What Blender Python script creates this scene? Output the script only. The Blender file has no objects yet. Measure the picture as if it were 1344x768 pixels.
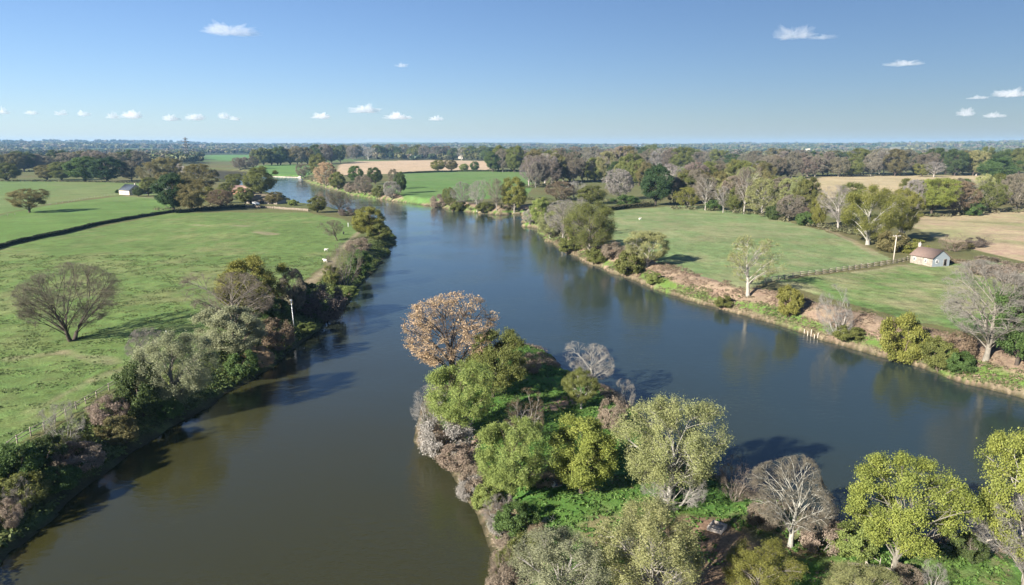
import bpy, math, random
import numpy as np
from mathutils import Vector

# ------------------------------------------------------------------ basics
SC = bpy.context.scene
COL = SC.collection
R = math.radians
RS = np.random.RandomState
CAM_H, PITCH, FPX = 40.0, R(12.2), 896.0          # camera height (m), tilt down, focal length in photo pixels
ca, sa = math.cos(PITCH), math.sin(PITCH)
SUN_EL = R(25.0)
SUN_H = (-0.75, -0.66)                             # horizontal direction towards the sun


def ray(px, py):
    u, v = (px - 672.0) / FPX, (384.0 - py) / FPX
    return np.array([u, ca + v * sa, -sa + v * ca])


def G(px, py, z=0.0):
    d = ray(px, py)
    t = (z - CAM_H) / d[2]
    return np.array([d[0] * t, d[1] * t, z])


def link(o):
    COL.objects.link(o)
    return o


def tag(o, label=None, cat=None, group=None, kind=None):
    if label: o['label'] = label
    if cat: o['category'] = cat
    if group: o['group'] = group
    if kind: o['kind'] = kind
    return o


def empty(name, loc, rz=0.0):
    o = bpy.data.objects.new(name, None)
    o.empty_display_size = 0.5
    o.location = loc
    o.rotation_euler = (0, 0, rz)
    return link(o)


# ------------------------------------------------------------------ numpy noise
def _h(ix, iy, s):
    n = (ix * 374761393 + iy * 668265263 + s * 1442695041) & 0x7fffffff
    n = ((n ^ (n >> 13)) * 1274126177) & 0x7fffffff
    return ((n ^ (n >> 16)) & 0xffff) / 65535.0


def vn(x, y, s=0):
    x = np.asarray(x, float); y = np.asarray(y, float)
    ix, iy = np.floor(x).astype(np.int64), np.floor(y).astype(np.int64)
    fx, fy = x - ix, y - iy
    fx, fy = fx * fx * (3 - 2 * fx), fy * fy * (3 - 2 * fy)
    a, b = _h(ix, iy, s), _h(ix + 1, iy, s)
    c, d = _h(ix, iy + 1, s), _h(ix + 1, iy + 1, s)
    return (a + (b - a) * fx) * (1 - fy) + (c + (d - c) * fx) * fy


def fbm(x, y, s=0, o=4):
    t, a, w = 0.0, 1.0, 0.0
    for i in range(o):
        t = t + a * vn(x * 2 ** i + 17.3 * i, y * 2 ** i - 9.1 * i, s + i)
        w += a; a *= 0.5
    return t / w


def sst(e0, e1, x):
    t = np.clip((x - e0) / (e1 - e0), 0, 1)
    return t * t * (3 - 2 * t)


# ------------------------------------------------------------------ the river outline (points on the water line)
LEFT = [(-40, 790), (0, 728), (54, 688), (117, 632), (174, 588), (232, 553), (275, 531), (298, 512), (324, 499), (355, 483), (374, 465),
        (398, 448), (426, 425), (452, 398), (478, 368), (500, 344), (515, 324), (518, 309), (508, 297), (490, 288), (455, 280), (430, 275),
        (405, 271), (386, 266), (370, 259), (352, 254), (335, 250), (315, 244), (300, 239), (280, 234), (250, 231), (200, 229)]
FARB = [(200, 222.5), (289, 223.5), (322, 225), (358, 231.5), (396, 232.5)]
RIGHT = [(399, 237), (413, 243), (433, 248), (464, 257), (492, 261), (520, 265), (567, 271), (599, 277), (630, 280), (655, 283), (672, 281),
         (684, 281), (686, 290), (688, 297), (706, 301), (717, 314), (735, 327), (754, 338), (791, 354), (826, 366), (853, 377), (878, 387),
         (927, 402), (960, 410), (1000, 421), (1035, 431), (1069, 442), (1120, 457), (1180, 475), (1241, 493), (1301, 511), (1345, 523),
         (1450, 556), (1700, 640)]
PEN = [(1700, 905), (1430, 770), (1290, 714), (1180, 703), (1085, 688), (1000, 655), (930, 622), (870, 575), (815, 530), (797, 511), (776, 502),
       (740, 487), (727, 472), (708, 459), (677, 455), (640, 462), (600, 481), (570, 508), (553, 545), (550, 578), (562, 592), (589, 605),
       (610, 649), (642, 691), (660, 730), (650, 790), (640, 900)]
poly, lab = [], []
for L_, hb_ in ((LEFT, 3.0), (FARB, 2.2), (RIGHT, 4.4), (PEN, 1.7)):
    for p in L_:
        q = G(p[0], p[1], 0.0)
        poly.append((q[0], q[1])); lab.append(hb_)
    if L_ is RIGHT:
        poly.append((150.0, 20.0)); lab.append(2.0)
poly += [(-2.0, -70.0), (-130.0, -70.0), (-130.0, 30.0)]
lab += [2.0, 2.0, 3.0]
POLY = np.array(poly); LAB = np.array(lab)
# the right reach of the river runs past the frame and round behind the spit
PA, PB = POLY, np.roll(POLY, -1, axis=0)
LABS = np.minimum(LAB, np.roll(LAB, -1)) * 0.0 + LAB


def river_sd(x, y):
    """signed distance to the river (positive on land) and the bank height of the nearest stretch"""
    x = np.atleast_1d(np.asarray(x, float)); y = np.atleast_1d(np.asarray(y, float))
    sd = np.full(x.shape, 1e9); hb = np.full(x.shape, 3.0)
    near = (x > -700) & (x < 600) & (y > -200) & (y < 1500)
    idx = np.nonzero(near)[0]
    d = PB - PA; dd = (d * d).sum(1)
    for k in range(0, len(idx), 20000):
        ii = idx[k:k + 20000]
        X, Y = x[ii][:, None], y[ii][:, None]
        t = np.clip(((X - PA[:, 0]) * d[:, 0] + (Y - PA[:, 1]) * d[:, 1]) / dd, 0, 1)
        q = (X - PA[:, 0] - t * d[:, 0]) ** 2 + (Y - PA[:, 1] - t * d[:, 1]) ** 2
        w = 1.0 / (q + 4.0) ** 2
        hb[ii] = (w * LABS).sum(1) / w.sum(1)
        dist = np.sqrt(q.min(1))
        c = ((PA[:, 1] > Y) != (PB[:, 1] > Y)) & (X < d[:, 0] * (Y - PA[:, 1]) / np.where(d[:, 1] == 0, 1e-9, d[:, 1]) + PA[:, 0])
        ins = c.sum(1) % 2 == 1
        sd[ii] = np.where(ins, -dist, dist)
    return sd, hb


def terrain(x, y, full=False):
    x = np.atleast_1d(np.asarray(x, float)); y = np.atleast_1d(np.asarray(y, float))
    sd, hb = river_sd(x, y)
    amp = np.clip(np.hypot(x, y) / 150.0, 0.6, 2.5)
    s = sd + amp * ((fbm(x / 8, y / 8, 3, 2) - .5) * 2.4 + (vn(x / 3, y / 3, 5) - .5) * 0.7)
    lip = 0.25 * sst(-1.0, 1.2, s)
    wb = 2.0 + hb * 1.9
    h = lip + hb * 0.9 * sst(-0.3, 1.0, s / wb) + np.clip(s - wb, 0, 60) * 0.004
    h = np.where(s < 0, -1.6 * sst(0, 5, -s) + 0.105 * sst(-1.0, 0, s), h)
    r = np.hypot(x, y)
    land = sst(2, 25, s)
    h = h + land * (fbm(x / 38, y / 38, 11, 3) - 0.5) * 1.1
    h = h + sst(1, 8, s) * (fbm(x / 1.7, y / 1.7, 21, 3) - .5) * 0.42 * (1 - sst(180, 420, r))
    h = h + sst(300, 1500, r) * land * (fbm(x / 420, y / 420, 31, 2) - 0.45) * 4.0
    hill = sst(3800, 8600, r)
    h = h + hill * (24 + 52 * sst(.3, .75, fbm(x / 2300 + 4.2, y / 2300, 41, 3)))
    if full:
        return h, s, hb
    return h


def TZ(x, y):
    return float(terrain([x], [y])[0])


def ground_at(px, py):
    """the point of the terrain seen at a photo pixel"""
    z = 2.5
    for _ in range(6):
        p = G(px, py, z)
        z = 0.5 * z + 0.5 * max(TZ(p[0], p[1]), 0.0)
    p = G(px, py, z)
    return Vector((p[0], p[1], TZ(p[0], p[1])))


def m_per_px(p):
    return (p[1] * ca - (p[2] - CAM_H) * sa) / FPX


def height_to(p, ytop):
    b = np.array([p[0], p[1], p[2] - CAM_H])
    bf, bu = b[1] * ca - b[2] * sa, b[1] * sa + b[2] * ca
    k = (384.0 - ytop) / FPX
    return (k * bf - bu) / (ca + k * sa)


def project(x, y, z):
    b1, b2 = y * ca - (z - CAM_H) * sa, y * sa + (z - CAM_H) * ca
    return 672 + FPX * x / b1, 384 - FPX * b2 / b1


# ------------------------------------------------------------------ materials
def new_mat(name):
    m = bpy.data.materials.new(name); m.use_nodes = True
    nt = m.node_tree; nt.nodes.clear()
    out = nt.nodes.new('ShaderNodeOutputMaterial')
    return m, nt, out


def N(nt, t, **kw):
    n = nt.nodes.new(t)
    for k, v in kw.items():
        if k in n.inputs.keys() if hasattr(n.inputs, 'keys') else False:
            n.inputs[k].default_value = v
        else:
            setattr(n, k, v)
    return n


def noise(nt, scale, detail=4, rough=.6, vec=None):
    n = nt.nodes.new('ShaderNodeTexNoise')
    n.inputs['Scale'].default_value = scale
    n.inputs['Detail'].default_value = detail
    n.inputs['Roughness'].default_value = rough
    if vec is not None: nt.links.new(vec, n.inputs['Vector'])
    return n


def maprange(nt, src, a, b, c, d):
    n = nt.nodes.new('ShaderNodeMapRange')
    nt.links.new(src, n.inputs[0])
    for i, v in zip((1, 2, 3, 4), (a, b, c, d)): n.inputs[i].default_value = v
    return n.outputs[0]


def mul_col(nt, col, fac):
    n = nt.nodes.new('ShaderNodeVectorMath'); n.operation = 'SCALE'
    nt.links.new(col, n.inputs[0]); nt.links.new(fac, n.inputs['Scale'])
    return n.outputs[0]


def simple_mat(name, col, rough=.85, var=.25, scale=3.0, bump=0.0, spec=.3, stretch=None, metal=0):
    m, nt, out = new_mat(name)
    b = nt.nodes.new('ShaderNodeBsdfPrincipled')
    tc = nt.nodes.new('ShaderNodeTexCoord'); vec = tc.outputs['Object']
    if stretch:
        mp = nt.nodes.new('ShaderNodeMapping'); mp.inputs['Scale'].default_value = stretch
        nt.links.new(vec, mp.inputs['Vector']); vec = mp.outputs[0]
    n = noise(nt, scale, 5, .65, vec)
    f = maprange(nt, n.outputs[0], .25, .75, 1 - var, 1 + var)
    c = nt.nodes.new('ShaderNodeRGB'); c.outputs[0].default_value = (*col, 1)
    nt.links.new(mul_col(nt, c.outputs[0], f), b.inputs['Base Color'])
    b.inputs['Roughness'].default_value = rough
    b.inputs['Specular IOR Level'].default_value = spec
    b.inputs['Metallic'].default_value = metal
    if bump:
        bp = nt.nodes.new('ShaderNodeBump'); bp.inputs['Strength'].default_value = 1; bp.inputs['Distance'].default_value = bump
        nt.links.new(n.outputs[0], bp.inputs['Height']); nt.links.new(bp.outputs[0], b.inputs['Normal'])
    nt.links.new(b.outputs[0], out.inputs[0])
    return m


def leaf_mat(name, from_attr=False, trans=.4):
    m, nt, out = new_mat(name)
    if from_attr:
        a = nt.nodes.new('ShaderNodeAttribute'); a.attribute_name = 'col'
        col = a.outputs['Color']
    else:
        oi = nt.nodes.new('ShaderNodeObjectInfo')
        a = nt.nodes.new('ShaderNodeAttribute'); a.attribute_name = 'lv'
        hs = nt.nodes.new('ShaderNodeHueSaturation')
        nt.links.new(oi.outputs['Color'], hs.inputs['Color'])
        nt.links.new(maprange(nt, a.outputs['Fac'], 0, 1, .515, .487), hs.inputs['Hue'])
        nt.links.new(maprange(nt, a.outputs['Fac'], 0, 1, .62, 1.45), hs.inputs['Value'])
        col = hs.outputs[0]
    d = nt.nodes.new('ShaderNodeBsdfPrincipled')
    d.inputs['Roughness'].default_value = .62
    d.inputs['Specular IOR Level'].default_value = .25
    nt.links.new(col, d.inputs['Base Color'])
    t = nt.nodes.new('ShaderNodeBsdfTranslucent')
    nt.links.new(col, t.inputs[0])
    mx = nt.nodes.new('ShaderNodeMixShader'); mx.inputs[0].default_value = trans
    nt.links.new(d.outputs[0], mx.inputs[1]); nt.links.new(t.outputs[0], mx.inputs[2])
    nt.links.new(mx.outputs[0], out.inputs[0])
    return m


def bark_mat():
    m, nt, out = new_mat('bark')
    oi = nt.nodes.new('ShaderNodeObjectInfo')
    tc = nt.nodes.new('ShaderNodeTexCoord')
    mp = nt.nodes.new('ShaderNodeMapping'); mp.inputs['Scale'].default_value = (5, 5, 1.2)
    nt.links.new(tc.outputs['Object'], mp.inputs[0])
    n = noise(nt, 1.6, 5, .7, mp.outputs[0])
    f = maprange(nt, n.outputs[0], .3, .7, .6, 1.35)
    b = nt.nodes.new('ShaderNodeBsdfPrincipled')
    b.inputs['Roughness'].default_value = .9; b.inputs['Specular IOR Level'].default_value = .15
    nt.links.new(mul_col(nt, oi.outputs['Color'], f), b.inputs['Base Color'])
    bp = nt.nodes.new('ShaderNodeBump'); bp.inputs['Distance'].default_value = .05
    nt.links.new(n.outputs[0], bp.inputs['Height']); nt.links.new(bp.outputs[0], b.inputs['Normal'])
    nt.links.new(b.outputs[0], out.inputs[0])
    return m


def ground_mat():
    m, nt, out = new_mat('turf_and_soil')
    a = nt.nodes.new('ShaderNodeAttribute'); a.attribute_name = 'col'
    tc = nt.nodes.new('ShaderNodeTexCoord'); v = tc.outputs['Object']
    n1 = noise(nt, 2.6, 6, .75, v); n2 = noise(nt, .35, 4, .6, v); n3 = noise(nt, .045, 3, .6, v)
    f1 = maprange(nt, n1.outputs[0], .3, .7, .62, 1.38)
    f2 = maprange(nt, n2.outputs[0], .3, .7, .86, 1.14)
    f3 = maprange(nt, n3.outputs[0], .3, .7, .88, 1.12)
    c = mul_col(nt, mul_col(nt, mul_col(nt, a.outputs['Color'], f1), f2), f3)
    hs = nt.nodes.new('ShaderNodeHueSaturation')
    nt.links.new(c, hs.inputs['Color'])
    nt.links.new(maprange(nt, n2.outputs[0], .3, .7, .485, .515), hs.inputs['Hue'])
    b = nt.nodes.new('ShaderNodeBsdfPrincipled')
    b.inputs['Roughness'].default_value = .95; b.inputs['Specular IOR Level'].default_value = .1
    nt.links.new(hs.outputs[0], b.inputs['Base Color'])
    bp = nt.nodes.new('ShaderNodeBump'); bp.inputs['Distance'].default_value = .22; bp.inputs['Strength'].default_value = .8
    nt.links.new(n1.outputs[0], bp.inputs['Height']); nt.links.new(bp.outputs[0], b.inputs['Normal'])
    nt.links.new(b.outputs[0], out.inputs[0])
    return m


def water_mat():
    m, nt, out = new_mat('river_water')
    tc = nt.nodes.new('ShaderNodeTexCoord'); v = tc.outputs['Object']
    mp = nt.nodes.new('ShaderNodeMapping'); mp.inputs['Rotation'].default_value = (0, 0, R(25)); mp.inputs['Scale'].default_value = (1, 1.9, 1)
    nt.links.new(v, mp.inputs[0])
    w1 = noise(nt, .55, 3, .55, mp.outputs[0]); w2 = noise(nt, 2.1, 3, .6, mp.outputs[0]); big = noise(nt, .03, 4, .6, mp.outputs[0])
    msk = maprange(nt, big.outputs[0], .4, .62, .35, 1.0)
    add = nt.nodes.new('ShaderNodeMath'); add.operation = 'MULTIPLY_ADD'
    nt.links.new(w2.outputs[0], add.inputs[0]); add.inputs[1].default_value = .3; nt.links.new(w1.outputs[0], add.inputs[2])
    bp = nt.nodes.new('ShaderNodeBump'); bp.inputs['Distance'].default_value = .07
    nt.links.new(add.outputs[0], bp.inputs['Height']); nt.links.new(msk, bp.inputs['Strength'])
    # silty water of the near left reach meets the clearer main river
    n = noise(nt, .025, 4, .6, v)
    sx = nt.nodes.new('ShaderNodeSeparateXYZ'); nt.links.new(v, sx.inputs[0])
    def ma(op, a, b):
        q = nt.nodes.new('ShaderNodeMath'); q.operation = op
        for k, w_ in ((0, a), (1, b)):
            if isinstance(w_, (int, float)): q.inputs[k].default_value = w_
            else: nt.links.new(w_, q.inputs[k])
        return q.outputs[0]
    g_ = ma('ADD', ma('MULTIPLY', sx.outputs['X'], .9), ma('MULTIPLY', sx.outputs['Y'], .75))
    g_ = ma('ADD', g_, ma('MULTIPLY', n.outputs[0], 70.0))
    fac = maprange(nt, g_, 70, 150, 0, 1)
    cr = nt.nodes.new('ShaderNodeMix'); cr.data_type = 'RGBA'
    cr.inputs[6].default_value = WATER_A; cr.inputs[7].default_value = WATER_B
    nt.links.new(fac, cr.inputs[0])
    b = nt.nodes.new('ShaderNodeBsdfPrincipled')
    b.inputs['IOR'].default_value = 1.45; b.inputs['Roughness'].default_value = .06
    nt.links.new(cr.outputs[2], b.inputs['Base Color']); nt.links.new(bp.outputs[0], b.inputs['Normal'])
    nt.links.new(b.outputs[0], out.inputs[0])
    return m


WATER_A, WATER_B = (.031, .030, .010, 1), (.022, .034, .032, 1)
M_LEAF = leaf_mat('leaves')
M_LEAFC = leaf_mat('woodland_leaves', True, .2)
M_BARK = bark_mat()
M_GROUND = ground_mat()
M_WATER = water_mat()
M_WOOD = simple_mat('weathered_wood', (.27, .23, .19), .9, .35, 4, .01)
M_STONE = simple_mat('pale_stone', (.40, .355, .30), .9, .3, 2.2, .03)
M_COTT = simple_mat('limewashed_stone', (.25, .22, .185), .92, .45, 1.6, .05)
M_WALLST = simple_mat('brown_wall_stone', (.17, .14, .105), .9, .5, 1.2, .03)
M_TILE = simple_mat('brown_roof_tile', (.15, .105, .088), .85, .35, 3, .03, stretch=(1, 1, 4))
M_SLATE = simple_mat('dark_slate', (.045, .055, .07), .6, .25, 3, .02)
M_RENDER = simple_mat('cream_render', (.42, .36, .28), .9, .2, 1.5)
M_WHITE = simple_mat('white_paint', (.78, .78, .76), .6, .1, 2)
M_ENDSHADE = simple_mat('bluish_shaded_end_wall', (.23, .26, .28), .8, .3, 3, stretch=(5, 5, .4))  # cottage gable end: its bluish shade is put into the base colour
M_BRICK = simple_mat('red_brick', (.33, .17, .12), .9, .3, 3)
M_PINKTILE = simple_mat('pink_clay_tile', (.25, .16, .135), .85, .25, 3)
M_THATCH = simple_mat('brown_thatch', (.155, .125, .08), .95, .35, 2, .05)
M_GLASS = simple_mat('window_glass', (.03, .035, .04), .08, .1, 1, spec=.6)
M_DARK = simple_mat('dark_opening', (.02, .018, .016), .9, .2, 2)
M_STEEL = simple_mat('galvanised_steel', (.12, .125, .13), .5, .1, 2, metal=.6)
M_CONC = simple_mat('concrete', (.40, .35, .30), .9, .25, 3, .02)
M_BLUE = simple_mat('blue_tarpaulin', (.03, .09, .25), .5, .3, 5)
M_WOOL = simple_mat('wool', (.72, .68, .6), .95, .15, 8, .02)
M_BLACKHIDE = simple_mat('black_hide', (.02, .02, .02), .8, .2, 6)
M_BLUEROOF = simple_mat('blue_grey_roof', (.08, .12, .19), .5, .2, 1)


# ------------------------------------------------------------------ mesh building
def mesh_np(name, V, F, mat=None, lv=None, col=None, smooth=False):
    """V (n,3), F list of arrays (m,k)"""
    if not isinstance(F, (list, tuple)): F = [F]
    F = [f for f in F if len(f)]
    me = bpy.data.meshes.new(name)
    V = np.asarray(V, np.float32)
    me.vertices.add(len(V)); me.vertices.foreach_set('co', V.ravel())
    idx = np.concatenate([f.ravel() for f in F]).astype(np.int32)
    tot = np.concatenate([np.full(len(f), f.shape[1]) for f in F]).astype(np.int32)
    st = np.concatenate([[0], np.cumsum(tot)[:-1]]).astype(np.int32)
    me.loops.add(len(idx)); me.loops.foreach_set('vertex_index', idx)
    me.polygons.add(len(tot)); me.polygons.foreach_set('loop_start', st); me.polygons.foreach_set('loop_total', tot)
    if smooth: me.polygons.foreach_set('use_smooth', np.ones(len(tot), bool))
    me.update(calc_edges=True)
    if lv is not None:
        a = me.attributes.new('lv', 'FLOAT', 'FACE'); a.data.foreach_set('value', np.asarray(lv, np.float32))
    if col is not None:
        dom = 'FACE' if len(col) == len(tot) and len(col) != len(V) else 'POINT'
        a = me.attributes.new('col', 'FLOAT_COLOR', dom)
        c4 = np.ones((len(col), 4), np.float32); c4[:, :3] = col
        a.data.foreach_set('color', c4.ravel())
    if mat: me.materials.append(mat)
    return me


class MB:
    """collects simple solids for one mesh object"""
    def __init__(s): s.v, s.f4, s.f3 = [], [], []
    def add(s, V, F):
        o = len(s.v); s.v += [tuple(p) for p in V]
        for f in F: (s.f4 if len(f) == 4 else s.f3).append([i + o for i in f])
    def box(s, c, d, rz=0.0):
        x, y, z = d[0] / 2, d[1] / 2, d[2] / 2
        cs, sn = math.cos(rz), math.sin(rz)
        P = [(sx * x, sy * y, sz * z) for sz in (-1, 1) for sy in (-1, 1) for sx in (-1, 1)]
        s.add([(c[0] + p[0] * cs - p[1] * sn, c[1] + p[0] * sn + p[1] * cs, c[2] + p[2]) for p in P],
              [(0, 2, 3, 1), (4, 5, 7, 6), (0, 1, 5, 4), (2, 6, 7, 3), (0, 4, 6, 2), (1, 3, 7, 5)])
    def bar(s, a, b, r0, r1=None, n=5):
        r1 = r0 if r1 is None else r1
        a, b = Vector(a), Vector(b); d = (b - a).normalized()
        u = d.orthogonal().normalized(); w = d.cross(u)
        V = []
        for c, r in ((a, r0), (b, r1)):
            for k in range(n):
                t = 2 * math.pi * k / n
                V.append(c + (u * math.cos(t) + w * math.sin(t)) * r)
        F = [(k, (k + 1) % n, n + (k + 1) % n, n + k) for k in range(n)]
        for k in range(1, n - 1):
            F += [(0, k + 1, k), (n, n + k, n + k + 1)]
        s.add(V, F)
    def ball(s, c, r, nu=10, nv=7, jit=0.0, rng=None):
        V = []; F = []
        for i in range(nv + 1):
            th = math.pi * i / nv
            for j in range(nu):
                ph = 2 * math.pi * j / nu
                q = 1 + (rng.uniform(-jit, jit) if rng else 0)
                V.append((c[0] + r[0] * q * math.sin(th) * math.cos(ph), c[1] + r[1] * q * math.sin(th) * math.sin(ph), c[2] + r[2] * q * math.cos(th)))
        for i in range(nv):
            for j in range(nu):
                F.append((i * nu + j, (i + 1) * nu + j, (i + 1) * nu + (j + 1) % nu, i * nu + (j + 1) % nu))
        s.add(V, F)
    def build(s, name, mat, parent=None, loc=None, smooth=False):
        F = []
        if s.f4: F.append(np.array(s.f4))
        if s.f3: F.append(np.array(s.f3))
        o = link(bpy.data.objects.new(name, mesh_np(name, np.array(s.v), F, mat, smooth=smooth)))
        if parent: o.parent = parent
        if loc is not None: o.location = loc
        return o


# ------------------------------------------------------------------ tree growth (all branch levels as bezier arrays)
def nrm(a): return a / np.maximum(np.linalg.norm(a, axis=-1, keepdims=True), 1e-9)
def bez(p0, p1, p2, t):
    t = t[:, None]
    return (1 - t) ** 2 * p0 + 2 * t * (1 - t) * p1 + t * t * p2
def btan(p0, p1, p2, t):
    t = t[:, None]
    return nrm(2 * (1 - t) * (p1 - p0) + 2 * t * (p2 - p1))
def runit(rng, n): return nrm(rng.normal(size=(n, 3)))


def tubes(B, nseg, nside):
    p0, p1, p2, r0, r1 = B
    n = len(p0)
    if n == 0: return np.zeros((0, 3)), np.zeros((0, 4), int)
    V = np.zeros((n, nseg + 1, nside, 3))
    ang = np.arange(nside) * 2 * math.pi / nside
    for k in range(nseg + 1):
        t = np.full(n, k / nseg)
        c = bez(p0, p1, p2, t); T = btan(p0, p1, p2, t)
        ref = np.where(np.abs(T[:, 2:3]) > .9, np.array([[1., 0, 0]]), np.array([[0., 0, 1.]]))
        u = nrm(np.cross(T, ref)); w = np.cross(T, u)
        r = (r0 + (r1 - r0) * k / nseg)[:, None, None]
        V[:, k] = c[:, None] + r * (u[:, None] * np.cos(ang)[None, :, None] + w[:, None] * np.sin(ang)[None, :, None])
    base = (np.arange(n) * (nseg + 1) * nside)[:, None, None]
    k = np.arange(nseg)[None, :, None] * nside
    j = np.arange(nside)[None, None, :]; j2 = (j + 1) % nside
    F = np.stack([base + k + j, base + k + j2, base + k + nside + j2, base + k + nside + j], -1).reshape(-1, 4)
    return V.reshape(-1, 3), F


def cards(rng, P, out, size, asp=.6, outw=.5, elong=None):
    n = len(P)
    nn = nrm(runit(rng, n) + out * outw)
    u = nrm(np.cross(nn, runit(rng, n) if elong is None else nrm(runit(rng, n) * .5 + np.array([[1, 0, 0]]))))
    v = np.cross(nn, u)
    if elong is not None: u, v = v, u
    s = (size * (.55 + .9 * rng.random(n)))[:, None]
    bend = nn * s * .25
    V = np.stack([P - u * s - bend, P + v * s * asp, P + u * s - bend, P - v * s * asp], 1).reshape(-1, 3)
    return V, np.arange(4 * n).reshape(-1, 4)


def grow(seed, H=12., W=10., cb=.25, n1=14, n2=6, n3=5, n4=7, stems=1, tr=.28, zt=.55, up=.12, lean=.05, twl=1.0, lobe=.25, spread=.0, rad=1.0):
    rng = RS(seed)
    c = np.array([0, 0, (cb + 1) / 2 * H]); rad3 = np.array([W / 2, W / 2, (1 - cb) / 2 * H])
    lob = runit(rng, 9); lob[:, 2] = np.abs(lob[:, 2]) * .8
    lobw = rng.uniform(-.6, 1., 9)

    def lobef(d):
        return 1 + lobe * np.tanh((np.clip(d @ lob.T, 0, 1) ** 6 * lobw).sum(1)) - lobe * .35

    def clip(P):
        q = (P - c) / rad3
        d = nrm(q); rr = np.linalg.norm(q, axis=1) / lobef(d)
        f = np.where(rr > 1, 1 / np.maximum(rr, 1e-6) * rng.uniform(.93, 1.03, len(P)), 1)
        P = c + (P - c) * f[:, None]
        P[:, 2] = np.maximum(P[:, 2], .15)
        return P

    # stems
    az = rng.random() * 6.28 + np.arange(stems) * 6.28 / stems
    sp = (0.22 if stems > 1 else lean) * W * (1 + spread)
    S0 = np.stack([np.cos(az) * .12 * (stems > 1), np.sin(az) * .12 * (stems > 1), np.full(stems, -.5)], 1)
    S2 = np.stack([np.cos(az) * sp, np.sin(az) * sp, np.full(stems, zt * H) * rng.uniform(.85, 1.1, stems)], 1)
    S1 = (S0 + S2) / 2 + np.stack([rng.normal(0, .3, stems), rng.normal(0, .3, stems), np.full(stems, .08 * H)], 1) * (1 if stems == 1 else .8)
    trs = tr / math.sqrt(stems)
    L0 = (S0, S1, S2, np.full(stems, trs * 1.15), np.full(stems, trs * .5))
    # limbs towards points of the crown envelope
    k = np.arange(n1) + .5
    zz = 1 - 1.72 * k / n1
    ph = k * 2.39996 + rng.random() * 6
    d = np.stack([np.sqrt(np.maximum(0, 1 - zz ** 2)) * np.cos(ph), np.sqrt(np.maximum(0, 1 - zz ** 2)) * np.sin(ph), zz], 1)
    d = nrm(d + rng.normal(0, .13, d.shape))
    T = c + d * rad3 * (lobef(d) * rng.uniform(.7, .97, n1))[:, None]
    T[:, 2] = np.maximum(T[:, 2], .1 * H * cb + .3)
    si = np.argmin(((T[:, None, :2] - S2[None, :, :2]) ** 2).sum(2), 1)
    hd = np.hypot(T[:, 0] - S2[si, 0] * .6, T[:, 1] - S2[si, 1] * .6)
    z0 = np.clip(T[:, 2] - .75 * hd - .1 * H, cb * .75 * H + rng.random(n1) * .06 * H, zt * H * .97)
    t0 = np.clip(z0 / (zt * H), .12, .98)
    A = bez(S0[si], S1[si], S2[si], t0)
    Ln = np.linalg.norm(T - A, axis=1)
    Mid = A * .5 + T * .5 + np.stack([rng.normal(0, .07, n1) * Ln, rng.normal(0, .07, n1) * Ln, up * Ln], 1)
    L1 = (A, Mid, T, trs * (.5 - .28 * t0) * (.5 + .5 * Ln / Ln.max()), np.full(n1, trs * .1))

    def kids(Lp, n, tmin, lf, wt, wr, wo, upk, r_a, r_b, lmin=0.):
        p0, p1, p2, r0, r1 = Lp
        i = np.repeat(np.arange(len(p0)), n)
        t = tmin + (1 - tmin) * rng.random(len(i)) ** .8
        S = bez(p0[i], p1[i], p2[i], t); Tn = btan(p0[i], p1[i], p2[i], t)
        L = np.linalg.norm(p2[i] - p0[i], axis=1)
        D = nrm(wt * Tn + wr * runit(rng, len(i)) + wo * nrm(S - c) + np.array([[0, 0, upk]]))
        l = np.maximum(L * lf * rng.uniform(.6, 1.4, len(i)) * (1 - .4 * t), lmin * rng.uniform(.6, 1.2, len(i)))
        E = clip(S + D * l[:, None])
        M = (S + E) / 2 + runit(rng, len(i)) * (l * .13)[:, None] + np.array([[0, 0, 1.]]) * (l * .08)[:, None]
        rr = np.minimum(r_a, (r0[i] + (r1[i] - r0[i]) * t) * .75)
        return (S, M, E, rr, np.minimum(rr * .6, r_b))
    L2 = kids(L1, n2, .25, .55, .6, .75, .35, .12, .06 * rad, .018 * rad)
    L3 = kids(L2, n3, .25, .62, .6, .8, .3, .1, .022 * rad, .010 * rad)
    L4 = kids(L3, n4, .15, .6, .7, .75, .25, .08, .011 * rad, .006 * rad, lmin=.55 * twl) if n4 else None
    return rng, c, rad3, L0, L1, L2, L3, L4


def cat(parts):
    V, F, o = [], [], 0
    for v, f in parts:
        V.append(v); F.append(f + o); o += len(v)
    return np.concatenate(V), np.concatenate(F)


PROTO = {}


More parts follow.
